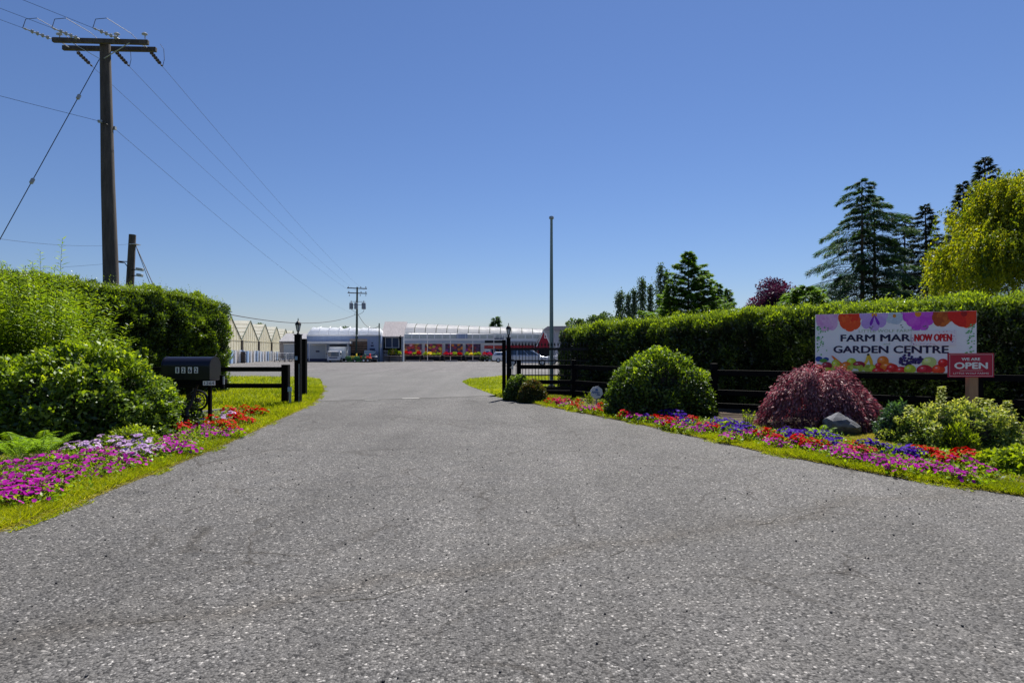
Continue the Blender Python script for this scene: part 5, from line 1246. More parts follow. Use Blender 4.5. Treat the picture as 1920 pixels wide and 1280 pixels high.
for i, (x0, x1) in enumerate(((756.5,790.5),(796.5,829),(835,867.5),(873,901))):
    o = bx(x0, x1, 644.5, 665.5, td, .06, postermat(3.1*i+1, PST if i < 2 else PST2), 'poster', tg, .20)
bx(908, 945, 647.5, 653.5, td, .1, postermat(7.7, [(0,(.5,.02,.02)),(.5,(.62,.06,.015)),(.8,(.4,.01,.03))]), 'red_banner', tg, .22)
bx(910, 919.5, 654.5, 668, td, .08, M['white_paint'], 'notice_board', tg, .2); bx(911.5, 916.5, 657.5, 662, td, .02, M['blue_print'], 'notice', tg, .23)
bx(921, 945, 654.5, 676, td, .05, M['dark'], 'doorway', tg, .12)
for x in (922, 929, 937, 944): bx(x-.5, x+.5, 654, 676, td, .06, M['blue_print'], 'door_post', tg, .2)
pf = thing('pipe_frame', 'white pipe frame standing in front of the film greenhouse', 'frame', (P(850,0,92).x, 92, gz(92)))
fdp = 92
for y0, xa, xb in ((623, 743, 1005), (626.5, 740, 757)): a = P(xa, y0, fdp); b = P(xb, y0+(3.5 if xb > 900 else 0), fdp); MB().bar(a, b, .09, .09).build('top_pipe', M['galv'], pf)
for y0, xa, xb in ((636, 757, 948), (637.6, 757, 948), (643.6, 757, 948)): a = P(xa, y0, fdp); b = P(xb, y0, fdp); MB().bar(a, b, .05, .05).build('cross_pipe', M['white_paint'], pf)
for x in (757.5, 801.5, 844.5, 886.5, 926, 946):
    a = P(x, 624, fdp); MB().bar((a.x, fdp, gz(fdp)), a, .085, .085).build('upright', M['white_paint'], pf)
for x in (772, 786, 815, 830, 858.5, 873, 899.5, 912.5, 936): a = P(x, 624.5, fdp); b = P(x, 636, fdp); MB().bar(a, b, .05, .05).build('strut', M['white_paint'], pf)
MB().bar(P(754,624,fdp), P(747.5,633,fdp), .05, .05).build('strut', M['black_metal'], pf)
# benches of plants
for i, (x0, x1, py_, dd) in enumerate(((728,752,666.3,84.2),(758,789,665.5,90),(794,826,667,90),(832,866,666.5,90),(872,902,667,90),(905,922,667,90))):
    a = P(x0,py_,dd); b = P(x1,py_,dd); zz = max(a.z, gz(dd)+.55)
    bt = thing('plant_bench', ('low bench of yellow plants below the hut window', 'plant bench in front of the leftmost poster', 'plant bench in front of the second poster from the left', 'plant bench in front of the third poster', 'plant bench in front of the fourth poster', 'short plant bench below the white notice board')[i], 'bench', ((a.x+b.x)/2, dd, gz(dd)))
    MB().box(((a.x+b.x)/2, dd, zz-.05), (b.x-a.x, 1.2, .09)).build('bench_top', M['wood_new'] if i % 2 else M['wood_lt'], bt)
    for x in (a.x+.1, b.x-.1):
        for yy in (dd-.5, dd+.5): MB().box((x, yy, (zz+gz(dd))/2-.05), (.09,.09,zz-gz(dd)-.1)).build('leg', M['pole_wood'], bt)
    for j in range(4 if i < 5 else 2):
        x = a.x+(b.x-a.x)*(j+.5)/(4 if i < 5 else 2); tr = thing('potted_plant', ('leftmost ','second ','third ','rightmost ')[j]+'bedding plant on the '+bt['label'].replace(' in front of the', ' before the'), 'plant', (x, dd-.1, zz), 'bedding plants on '+bt['label'])
        MB().lathe((x, dd-.1, zz), [(.20,0),(.26,.16)], 8).build('pot', M['dark'], tr)
        n = 220; d_ = rvec(n); d_[:,2] = np.abs(d_[:,2]); rw = (b.x-a.x)/(4 if i < 5 else 2)*.55; hh = (.75 if i == 0 else .38)*rng.uniform(.6, 1.3)
        L = rng.uniform(.10, .22, n); col_ = M[('leaf_lime','leaf_lime','petal_yellow','petal_red','leaf_lime','petal_pink')[(i*3+j*2) % 6]]
        link('foliage', leaf_mesh('foliage', np.array([x, dd-.1, zz+.16])+d_*np.array([rw, .5, hh])*rng.uniform(.5, 1, n)[:, None], d_+rvec(n)*.5, rvec(n)*.6+np.array([0,-.4,.6]), L, L*.6, col_), tr)
for i, (x, c) in enumerate(((719,'petal_purple'),(724,'petal_magenta'),(905,'leaf_dark'),(913,'leaf_dark'),(925,'leaf_spruce'),(931,'leaf_spruce'))):
    q = P(x,673,89); rt = thing('potted_plant', ('purple potted plant on the ground at the hut corner','pink potted plant on the ground left of the yellow bench','dark potted shrub on the ground below the notice board','second dark potted shrub right of the notice board','blue green potted shrub by the doorway','blue green potted shrub left of the white car')[i], 'plant', (q.x, 89, gz(89)))
    MB().lathe((q.x, 89, gz(89)), [(.2,0),(.28,.3)], 10).build('pot', M['dark'], rt); n = 300; d_ = rvec(n); d_[:,2] = np.abs(d_[:,2]); L = rng.uniform(.1,.2,n)
    hh = .75 if i > 3 else .45
    link('foliage', leaf_mesh('foliage', np.array([q.x, 89, gz(89)+.3])+d_*np.array([.45,.45,hh])*rng.uniform(.5,1,n)[:,None], d_+rvec(n)*.5, rvec(n), L, L*.6, M[c]), rt)
# kerb stones before the benches
for i, (x0, x1) in enumerate(((760,788),(789,814),(834,859),(876,898))):
    a = P(x0,676,88.6); b = P(x1,676,88.6); tag(MB().box(((a.x+b.x)/2, 88.6, gz(88.6)+.09), (b.x-a.x-.2, .3, .2)).build('parking_kerb', M['shed_grey']), ('pale parking kerb below the leftmost poster','pale parking kerb below the second poster','pale parking kerb below the third poster','pale parking kerb below the fourth poster')[i], 'kerb', 'parking kerbs')
# red barn gable and grey building behind
rd_ = 95
rb = thing('red_barn', 'small red barn gable with white trim and a tiny window', 'building', (P(1020,0,rd_).x, rd_, gz(rd_)))
gp = [P(1006,650,rd_), P(1019.5,620.5,rd_), P(1032,647,rd_), P(1032,652,rd_), P(1006,652,rd_)]
MB().prism([(p.x, p.z) for p in gp], rd_, rd_+3.5).build('gable', M['red_barn'], rb)
for p, q in ((gp[0], gp[1]), (gp[1], gp[2])): MB().bar((p.x, rd_-.06, p.z+.05), (q.x, rd_-.06, q.z+.05), .10, .14).build('trim', M['white_paint'], rb)
mb = MB(); l0, l1 = P(1001,652,rd_), P(1019.5,619.6,rd_); mb.add([(l0.x, rd_-.1, l0.z), (l1.x, rd_-.1, l1.z), (l1.x, rd_+3.6, l1.z), (l0.x, rd_+3.6, l0.z)], [(0,1,2,3)]); mb.add([(v[0], v[1], v[2]+.12) for v in mb.v[:4]], [(3,2,1,0)]); mb.f += [(0,1,5,4),(2,3,7,6),(1,2,6,5),(3,0,4,7)]; mb.m = [0]*len(mb.f); mb.build('roof', M['grey_roof'], rb)
wn_ = bx(1020.5, 1025.2, 624.8, 634, rd_, .06, M['white_paint'], 'window', rb, .05); bx(1021.6, 1024.1, 626, 632.8, rd_, .03, M['red_barn'], 'pane', wn_, .065, world=False)
bx(1007, 1033, 652, 655, rd_, .3, M['white_paint'], 'sill_band', rb, .1); bx(1008, 1032, 655, 677, rd_, .2, M['dark'], 'opening', rb, -.1)
for x in (1009, 1031): bx(x-.8, x+.8, 655, 677, rd_, .2, M['red_barn'], 'post', rb, .05)
rbn = thing('red_arcade', 'low dark red wall band under a grey lean-to roof beside the barn gable', 'building', (P(975,0,rd_).x, rd_+.5, gz(rd_)))
bx(948, 1006, 647, 653, rd_, .3, M['red_barn'], 'fascia', rbn, -.3); bx(948, 1006, 653, 677, rd_, .3, M['dark'], 'opening', rbn, -.5)
bx(948, 1005, 640, 646.5, rd_, .8, M['grey_roof'], 'roof', rbn, .0)
for x in (958, 975, 992): bx(x-.6, x+.6, 653, 677, rd_, .2, M['white_paint'], 'post', rbn, -.2)
gb = thing('grey_building', 'tall pale grey building behind the light pole', 'building', (P(1040,0,104).x, 104, gz(104)))
bx(1019, 1075, 618, 677, 104, 8, M['blue_wall2'], 'wall', gb); a = P(1016,619,103); b = P(1080,611.5,103)
MB().prism([(a.x, a.z), (b.x, a.z), (b.x, b.z+.05), (P(1027,0,103).x, b.z)], 103, 112.5).build('roof', M['grey_roof'], gb)
# ridge-and-furrow greenhouses at the left
bay = 12.05; ang_ = math.atan2(-.255, 1); gdir = Vector((math.sin(ang_), math.cos(ang_), 0)); gx_ = Vector((-math.cos(ang_), math.sin(ang_), 0))
v0 = Vector((-35.7, 75, 0)); gut, apx = 2.62, 5.42
gho = thing('ridge_greenhouse', 'row of aged pale yellow ridge greenhouses with pointed gables', 'greenhouse', (v0.x, v0.y, gz(80)))
for k in range(-2, 5):
    s0 = v0+gdir*bay*k; s1 = v0+gdir*bay*(k+1); sm = (s0+s1)/2; g_ = gz(sm.y)
    dp_ = gx_*40
    mb = MB(); Z = lambda p, z: Vector((p.x, p.y, z))
    mb.add([Z(s0,g_-.05), Z(s1,g_-.05), Z(s1,gut), Z(sm,apx), Z(s0,gut)], [(0,1,2,3,4)]); mb.build('gable_wall', M['poly_w'], gho)
    for p, q in ((s0, sm), (sm, s1)):
        pz, qz = (gut, apx) if p is s0 else (apx, gut)
        mb = MB(); mb.add([Z(p,pz+.01), Z(q,qz+.01), Z(q+dp_,qz+.01), Z(p+dp_,pz+.01)], [(0,1,2,3)]); mb.build('roof_slope', M['poly'], gho)
        MB().bar(Z(p,pz+.03)-gx_*.05, Z(q,qz+.03)-gx_*.05, .10, .10).build('rake_bar', M['pole_green'], gho)
        for j in range(1, 5):
            t = j/5; c0 = Z(p,pz).lerp(Z(q,qz), t)+Vector((0,0,.04)); MB().bar(c0, c0+dp_, .05, .05).build('glazing_bar', M['poly_w'], gho)
    MB().bar(Z(s0,g_)-gx_*.12, Z(s0,gut)-gx_*.12, .22, .22).build('post', M['pole_wood'], gho)
    MB().bar(Z(s0,gut)-gx_*.06, Z(s1,gut)-gx_*.06, .06, .06).build('tie_bar', M['poly_w'], gho)
    for j in range(1, 8): c0 = Z(s0.lerp(s1, j/8), 0)-gx_*.05; zt_ = gut+(apx-gut)*(1-abs(j/4-1)); MB().bar(Vector((c0.x,c0.y,1.1)), Vector((c0.x,c0.y,zt_)), .05, .05).build('mullion', M['poly_w'], gho)
    for j in range(5):
        p = s0.lerp(s1, (j+.08)/5)-gx_*.15; q = s0.lerp(s1, (j+.80)/5)-gx_*.15
        MB().bar(Vector((p.x,p.y,g_+.82)), Vector((q.x,q.y,g_+.82)), .05, 1.6).build('skirt_panel', (M['blue_wall'], M['blue_plastic'], M['shed_grey'], M['blue_wall'], M['blue_wall2'])[(j+k) % 5], gho)
        r_ = s0.lerp(s1, (j+.9)/5)-gx_*.3; MB().bar(Vector((r_.x,r_.y,g_)), Vector((r_.x,r_.y,g_+1.6)), .2, .2).build('skirt_post', M['white_plastic'] if (j+k) % 3 else M['blue_plastic'], gho)
sh_ = thing('tool_shed', 'weathered grey shed with a shingled roof left of the lantern post', 'building', (P(540,0,97).x, 97, gz(97)))
bx(524, 572, 639.5, 673, 97, 5, M['shed_grey'], 'wall', sh_); a = P(526.5,639.5,96.5); b = P(574,625,99.5)
MB().prism([(96.4, a.z), (99.5, b.z), (103, a.z), (96.4, a.z-.15)], P(525.5,0,97).x, P(574,0,97).x, 'YZ').build('roof', M['grey_roof'], sh_)
bx(532, 553, 646, 672, 97, .08, M['blue_wall2'], 'door', sh_, .05); bx(531, 554, 644, 645.6, 97, .1, M['white_paint'], 'lintel', sh_, .08)
for i, (px, mt, r_, nn) in enumerate(((443,'white_plastic',.30,7),(455.5,'pole_wood',.32,7))):
    q = P(px,678,73); st_ = thing('pot_stack', ('tall stack of white pots against the greenhouses','tall stack of brown pots right of the white stack')[i], 'pots', (q.x, 73, gz(73)))
    for k in range(nn): MB().lathe((q.x, 73, gz(73)+k*.21), [(r_*.8,0),(r_,.15),(r_*1.06,.16),(r_*1.06,.205)], 10).build('pot', M[mt], st_)
cart = thing('nursery_cart', 'white wire nursery cart nearest the greenhouses', 'cart', (P(527,0,86).x, 86, gz(86)), 'nursery carts by the shed')
for sx in (-.9, .9):
    for sy in (-.4, .4): MB().box((sx, sy, .7), (.06,.06,1.3)).build('upright', M['white_plastic'], cart, world=False)
for z in (.3, .8, 1.3): MB().box((0,0,z), (1.86,.86,.04)).build('shelf', M['dark'] if z < 1 else M['white_plastic'], cart, world=False)
for sx in (-.8, .8): MB().lathe((sx, -.4, .08), [(.08,-.03),(.08,.03)], 10, 'Y').build('wheel', M['dark'], cart, world=False)
for px, lb in ((536,'white wire nursery cart second from the greenhouses'),(545,'white wire nursery cart third from the greenhouses'),(554,'white wire nursery cart just left of the lantern post')): copy_thing(cart, (P(px,0,87).x, 87, gz(87)), .2, lb)
for i, (px, py_, c) in enumerate(((459,679,'wood_lt'),(470,677.5,'petal_eye'),(476,676.8,'wood_new'),(495,675,'wood_door'))):
    q = G(px, py_); tag(MB().box((q[0], q[1], gz(q[1])+.10), (1.1,.6,.2), .3*i).build('pallet', M[c] if c != 'petal_eye' else pbr('yellow board', (.5,.38,.05), .7)), ('low timber pallet on the gravel by the pot stacks','yellow board on the gravel beside the pallet','orange brown board on the gravel right of the yellow one','brown crate on the gravel further right by the greenhouses')[i], 'pallet')
for i, px in enumerate((482,)):
    q = P(px,677,78)

# ------------------------------------------------------------------ vehicles (length along local x, nose at +x)
def wheels(root, xs, tr, wy, r):
    for x in xs:
        for s in (-1, 1):
            wl = MB().lathe((x, s*wy, r), [(r*.8,-tr/2),(r,-tr/2+.02),(r,tr/2-.02),(r*.8,tr/2)], 20, 'Y').build('wheel', M['tyre'], root, world=False, smooth=True)
            MB().lathe((x, s*(wy+.005), r), [(r*.62,-tr/2-.004),(r*.62,tr/2+.004)], 16, 'Y').build('rim', M['galv'], wl, world=False)
            sp = MB()
            for k in range(5): a = k*1.2566; sp.bar((x, s*(wy+tr/2+.012), r), (x+r*.6*math.cos(a), s*(wy+tr/2+.012), r+r*.6*math.sin(a)), .05, .03)
            sp.build('spokes', M['white_plastic'], wl, world=False)
M['tyre'] = pbr('tyre rubber', (.015,.015,.016), .8)
M['tail'] = pbr('red tail lamp', (.35,.01,.012), .2, spec=.6)
def car(label, cat, loc, rz, L, W, Ht, paint, kind='van'):
    root = thing('parked_car', label, cat, loc, 'vehicles parked on the lot', rz)
    pm = pbr('car paint', paint, .25, .3, var=.03, spec=.6, coat=.6); h = L/2
    if kind == 'van': low = [(-h,.35),(-h+.03,.75),(-h+.06,1.0),(h*.45,1.0),(h*.93,.82),(h,.62),(h,.32),(h*.9,.24),(-h*.9,.24)]; cab = [(-h+.08,1.0),(-h+.35,1.55),(-h+.8,Ht),(h*.02,Ht-.02),(h*.20,Ht-.15),(h*.56,.97)]
    else: low = [(-h,.4),(-h+.03,.8),(-h+.08,1.0),(h*.40,1.0),(h*.92,.88),(h,.68),(h,.34),(h*.9,.26),(-h*.9,.26)]; cab = [(-h+.1,1.0),(-h+.45,1.5),(-h+.75,Ht),(h*.0,Ht),(h*.12,Ht-.08),(h*.46,1.0)]
    def loft(poly, y0, y1, inset, zr):
        mb = MB(); n = len(poly); zs = [p[1] for p in poly]; z0, z1 = min(zs), max(zs); rows = []
        for s in (-1, 1): rows.append([(p[0], s*(y0-(y0-y1)*((p[1]-z0)/(z1-z0))), p[1]) for p in poly])
        mb.add(rows[0]+rows[1], [tuple(range(n)), tuple(reversed(range(n, 2*n)))]+[(i, i+n, (i+1) % n+n, (i+1) % n) for i in range(n)]); return mb
    loft(low, W/2-.02, W/2, 0, 0).build('body', pm, root, world=False, smooth=True, bevel=.05)
    loft(cab, W/2-.04, W/2-.20, 0, 0).build('cabin', pm, root, world=False, smooth=True, bevel=.04)
    x0, x1 = cab[0][0]+.18, cab[-1][0]-.12; zt_ = Ht-.13
    def side(s, xa, xb, xta, xtb):
        f = lambda z: s*(W/2-.04-.16*(z-1.0)/(Ht-1.0)+.012)
        mb = MB(); mb.add([(xa, f(1.05), 1.05), (xb, f(1.05), 1.05), (xtb, f(zt_), zt_), (xta, f(zt_), zt_)], [(0,1,2,3)]); mb.build('side_window', M['glass'], root, world=False)
    tb = cab[2][0]+.05; tf = cab[3][0]+.05; n = 3
    for s in (-1, 1):
        for k in range(n):
            f0, f1 = k/n+.012, (k+1)/n-.012; side(s, x0+(x1-x0)*f0, x0+(x1-x0)*f1, tb+(tf-tb)*f0, tb+(tf-tb)*f1)
    a, b = cab[-1], cab[-2]; nx, nz = (b[1]-a[1]), -(b[0]-a[0]); l_ = math.hypot(nx, nz); nx, nz = nx/l_*.03, nz/l_*.03
    ws = MB(); p0 = (a[0]*.93+b[0]*.07, a[1]*.93+b[1]*.07); p1 = (a[0]*.06+b[0]*.94, a[1]*.06+b[1]*.94)
    ws.add([(p0[0]+nx, -W/2+.14, p0[1]+nz), (p0[0]+nx, W/2-.14, p0[1]+nz), (p1[0]+nx, W/2-.26, p1[1]+nz), (p1[0]+nx, -W/2+.26, p1[1]+nz)], [(0,1,2,3)]); ws.build('windscreen', M['glass'], root, world=False)
    a, b = cab[0], cab[1]; rw = MB(); rw.add([(a[0]+.02-.03, -W/2+.16, a[1]+.05), (a[0]+.02-.03, W/2-.16, a[1]+.05), (b[0]-.03, W/2-.24, b[1]-.03), (b[0]-.03, -W/2+.24, b[1]-.03)], [(0,1,2,3)]); rw.build('rear_window', M['glass'], root, world=False)
    wheels(root, (-h*.60, h*.62), .2, W/2-.10, .33)
    for s in (-1, 1):
        MB().box((h*.955, s*(W/2-.24), .70), (.14,.36,.14)).build('headlight', M['lens'], root, world=False, bevel=.03)
        MB().box((-h+.03, s*(W/2-.09), .95), (.10,.15,.34)).build('tail_light', M['tail'], root, world=False, bevel=.02)
        MB().box((cab[-1][0]-.15, s*(W/2+.08), 1.08), (.10,.16,.12)).build('wing_mirror', pm, root, world=False, bevel=.02)
        for k in (0, 1): MB().box((-.1-.9*k+.55, s*(W/2+.004), .88), (.16,.03,.03)).build('door_handle', M['galv'], root, world=False)
        for xx in (-.75, .18, 1.08): MB().box((xx, s*(W/2-.006), .66), (.012,.016,.6)).build('door_seam', M['dark'], root, world=False)
    MB().box((h-.005, 0, .56), (.04, W*.5, .18)).build('grille', M['dark'], root, world=False); MB().box((h+.01, 0, .40), (.02,.42,.11)).build('number_plate', M['white_paint'], root, world=False)
    return root
mv = P(988,684,57); car('silver blue minivan parked side on behind the sliding gate', 'minivan', (mv.x, 57, gz(57)), 0, 4.75, 1.9, 1.74, (.50,.55,.64))
q = P(690,0,82); car('dark blue sport utility vehicle parked nose out before the workshop', 'car', (q.x+.1, 82.5, gz(82.5)), R(-72), 4.5, 1.9, 1.72, (.02,.035,.06), 'suv')
q = P(936,0,80); car('white car half hidden behind the right gate posts', 'car', (q.x+1.2, 80, gz(80)), 0, 4.4, 1.8, 1.45, (.75,.76,.8), 'suv')
q = P(1050,0,66); car('white car seen between the light pole and the right hedge', 'car', (q.x+.6, 66, gz(66)), R(180), 4.5, 1.8, 1.48, (.7,.72,.76), 'suv')
# box truck facing the camera
q = P(630.5,0,81); bt = thing('box_truck', 'small white box truck facing the camera under the workshop canopy', 'truck', (q.x, 81, gz(81)), 'vehicles parked on the lot')
W2 = 32/F*81
def lb(name, c, dm, mat, par=None, bev=.02): return MB().box(c, dm).build(name, mat, par or bt, world=False, bevel=bev)
lb('cargo_box', (.0, 2.4, 1.38), (W2, 3.6, 1.72), M['white_paint']); lb('box_frame', (W2/2-.02, .62, 1.38), (.1,.08,1.74), M['galv']); lb('box_frame', (-W2/2+.02, .62, 1.38), (.1,.08,1.74), M['galv']); lb('box_frame', (0, .62, 2.2), (W2,.08,.10), M['galv'])
lb('cab', (-.12, -.15, .92), (1.72, 1.5, 1.3), M['white_paint'], bev=.1); lb('windscreen', (-.12, -.905, 1.14), (1.5,.02,.62), M['glass']); lb('grille', (-.12, -.91, .66), (1.2,.03,.16), M['navy_paint']); lb('bumper', (-.12, -.98, .42), (1.7,.16,.2), M['white_plastic'])
lb('number_plate', (-.12, -1.07, .42), (.35,.02,.12), M['white_paint'])
for s in (-1, 1):
    lb('headlight', (-.12+s*.68, -.92, .66), (.24,.04,.16), M['lens']); lb('wing_mirror', (-.12+s*.98, -.7, 1.2), (.14,.06,.26), M['dark'])
    for y in (-.2, 3.2): 
        wl = MB().lathe((s*.78, y, .32), [(.26,-.1),(.32,-.08),(.32,.08),(.26,.1)], 16, 'X').build('wheel', M['tyre'], bt, world=False); MB().lathe((s*.78, y, .32), [(.18,-.105),(.18,.105)], 12, 'X').build('rim', M['white_plastic'], wl, world=False)
def mower(label, px, col1, col2, d=80, rz=0.0):
    q = P(px,0,d); r = thing('riding_mower', label, 'mower', (q.x, d, gz(d)), 'riding mowers by the pole', rz)
    a = pbr('mower paint', col1, .35, spec=.5, var=.05); b = pbr('mower seat', col2, .5, var=.05)
    f = lambda nm, c, dm, m, bv=.04: MB().box(c, dm).build(nm, m, r, world=False, bevel=bv)
    MB().prism([(-.75,.45),(-.78,.72),(-.55,.86),(.0,.82),(.05,.45)], -.28, .28).build('hood', a, r, world=False, smooth=True, bevel=.05)
    f('chassis', (.25,0,.42), (1.5,.5,.16), M['dark']); f('fender', (.62,0,.62), (.6,.95,.12), a); f('seat', (.55,0,.78), (.45,.5,.14), b); f('seat_back', (.78,0,1.0), (.12,.48,.42), b); f('deck', (.0,0,.25), (.9,1.1,.16), a)
    MB().tube([(.0,0,.8),(.15,0,1.02)], .03, 6).build('steering_column', M['dark'], r, world=False); o = MB().lathe((.17,0,1.04), [(.18,-.015),(.18,.015)], 14).build('steering_wheel', M['dark'], r, world=False)
    for x, rr in ((-.55,.2),(.65,.28)):
        for s in (-1, 1): w_ = MB().lathe((x, s*.45, rr), [(rr*.8,-.1),(rr,-.07),(rr,.07),(rr*.8,.1)], 14, 'Y').build('wheel', M['tyre'], r, world=False); MB().lathe((x, s*.45, rr), [(rr*.5,-.105),(rr*.5,.105)], 10, 'Y').build('rim', M['white_plastic'], w_, world=False)
mower('green riding mower with a yellow seat left of the transformer pole', 658, (.02,.14,.03), (.7,.5,.02)); mower('yellow and green riding mower behind the first one', 664, (.65,.45,.02), (.02,.14,.03), 82, .2)
mower('plain green riding mower in front of the transformer pole', 674, (.02,.16,.04), (.02,.1,.03), 79.5, .1); mower('orange red riding mower right of the transformer pole', 683.5, (.7,.09,.02), (.6,.03,.03), 80, -.1)
tag(MB().tube([P(647,657.5,80), P(652,657,80), P(655,656,80)], .03, 4).tube([P(648,657,80), (P(648,0,80).x, 80, gz(80))], .03, 4).build('hitch_rail', M['galv']), 'thin white rail standing right of the box truck', 'rail')

# ------------------------------------------------------------------ trees
def trunk(root, pts, rs, mat='bark', name='trunk', n=8): return MB().tube(pts, rs, n).build(name, M[mat], root, smooth=True)
def conifer(name, label, c, h, spread, nb, per, mat, droop=.35, rise=.25, start=.08, L=(.25,.5), W=.16, width=.16, cat='tree', tops=1, taper=.85, hang=.5, seed=0, group=None, asym=.25, trunkr=None):
    z0 = gz(c[1]); root = thing(name, label, cat, (c[0], c[1], z0), group)
    tr_ = trunkr or h*.018; lean = rng.normal(0, .01, 2)*h
    trunk(root, [(c[0], c[1], z0), (c[0]+lean[0]*.5, c[1]+lean[1]*.5, z0+h*.5), (c[0]+lean[0], c[1]+lean[1], z0+h*.985)], [tr_, tr_*.6, tr_*.1])
    br = MB(); Pt = []; A = []; RN = []; ga = rng.random()*6.28
    for i in range(nb):
        f = start+(1-start)*(i+rng.random())/nb; z = z0+h*f; a = ga+i*2.399+rng.normal(0, .35)
        ln = spread*((1-f)**taper+.03)*rng.uniform(1-asym*1.9, 1+asym); u = np.array([math.cos(a), math.sin(a), 0]); sd = np.array([-u[1], u[0], 0])
        t = np.linspace(0, 1, 6)[:, None]; bc = np.array([c[0]+lean[0]*f, c[1]+lean[1]*f, z])
        curve = lambda t: bc+u*ln*t+np.array([0,0,1])*ln*(rise*t-droop*t**2.2)
        br.tube([tuple(p) for p in curve(t)], np.linspace(max(.012*ln, .015), .008, 6), 3, cap=False); sgz = rng.uniform(.7, 1.2)
        k = max(10, int(per*(.35+ln/spread))); tt = np.sqrt(rng.random(k))[:, None]*.97+.03
        wv = width*ln*(.10+1.05*np.sin(np.clip(tt, 0, 1)**.8*math.pi))
        lat = rng.uniform(-1, 1, (k, 1))*wv
        p = curve(tt)+sd*lat+np.array([0,0,1])*(-np.abs(lat)*.35-hang*rng.random((k, 1))*.10*ln)
        Pt.append(p); A.append(u*.8+sd*np.sign(lat)*.55+np.array([0,0,1])*(-.15-.5*hang*rng.random((k, 1)))+rng.normal(0, .25, (k, 3)))
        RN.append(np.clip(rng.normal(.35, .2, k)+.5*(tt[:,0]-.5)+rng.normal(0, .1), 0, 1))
    br.build('limbs', M['bark'], root)
    Pt = np.vstack(Pt); A = np.vstack(A); RN = np.concatenate(RN); Ls = rng.uniform(*L, len(Pt))
    N = nrm(np.array([0,0,1])+rvec(len(Pt))*.7)
    link('crown', leaf_mesh('crown', Pt, A, N, Ls, Ls*W, mat, RN), root); return root
def tx(px, d): return (px-960)/F*d
def hz_(py, d): return H-(py-HZ)/F*d
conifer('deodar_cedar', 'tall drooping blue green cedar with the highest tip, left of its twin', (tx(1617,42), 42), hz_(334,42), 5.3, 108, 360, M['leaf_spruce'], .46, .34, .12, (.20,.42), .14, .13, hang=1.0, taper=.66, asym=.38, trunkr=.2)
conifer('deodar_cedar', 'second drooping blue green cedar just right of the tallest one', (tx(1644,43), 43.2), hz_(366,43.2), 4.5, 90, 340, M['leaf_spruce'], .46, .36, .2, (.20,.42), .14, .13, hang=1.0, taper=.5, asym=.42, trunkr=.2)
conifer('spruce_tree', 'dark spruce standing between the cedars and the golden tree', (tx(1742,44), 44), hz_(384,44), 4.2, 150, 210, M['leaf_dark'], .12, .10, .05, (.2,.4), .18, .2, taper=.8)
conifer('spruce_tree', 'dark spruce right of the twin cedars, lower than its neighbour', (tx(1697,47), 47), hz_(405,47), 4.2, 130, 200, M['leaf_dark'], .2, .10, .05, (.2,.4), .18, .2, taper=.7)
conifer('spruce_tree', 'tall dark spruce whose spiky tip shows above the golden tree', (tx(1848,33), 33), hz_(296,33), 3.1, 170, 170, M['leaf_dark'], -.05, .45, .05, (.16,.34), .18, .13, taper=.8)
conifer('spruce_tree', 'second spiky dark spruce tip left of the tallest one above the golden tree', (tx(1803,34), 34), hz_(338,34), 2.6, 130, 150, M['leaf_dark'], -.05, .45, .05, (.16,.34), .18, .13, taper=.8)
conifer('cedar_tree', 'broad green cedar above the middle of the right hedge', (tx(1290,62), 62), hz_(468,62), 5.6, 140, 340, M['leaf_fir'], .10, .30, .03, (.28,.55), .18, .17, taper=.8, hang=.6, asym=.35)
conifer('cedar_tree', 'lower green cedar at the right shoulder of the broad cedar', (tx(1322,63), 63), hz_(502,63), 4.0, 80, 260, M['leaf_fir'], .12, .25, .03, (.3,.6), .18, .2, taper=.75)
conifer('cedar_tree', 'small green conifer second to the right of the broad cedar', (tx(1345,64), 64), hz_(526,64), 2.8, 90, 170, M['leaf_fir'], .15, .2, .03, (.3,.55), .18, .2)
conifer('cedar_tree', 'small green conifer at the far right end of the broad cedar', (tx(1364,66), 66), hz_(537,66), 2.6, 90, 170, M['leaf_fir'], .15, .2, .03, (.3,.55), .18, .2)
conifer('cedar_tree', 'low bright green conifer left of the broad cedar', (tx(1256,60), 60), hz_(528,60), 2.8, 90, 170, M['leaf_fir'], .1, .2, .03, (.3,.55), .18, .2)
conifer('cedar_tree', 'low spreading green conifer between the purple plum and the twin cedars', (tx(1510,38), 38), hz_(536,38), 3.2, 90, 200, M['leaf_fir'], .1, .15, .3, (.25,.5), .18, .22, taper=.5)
conifer('spruce_tree', 'lone dark spruce far away above the film greenhouse', (tx(929,170), 170), hz_(586,170), 4.6, 46, 70, M['leaf_spruce'], .15, -.05, .25, (.9,1.7), .22, .10, taper=.8, hang=.3)
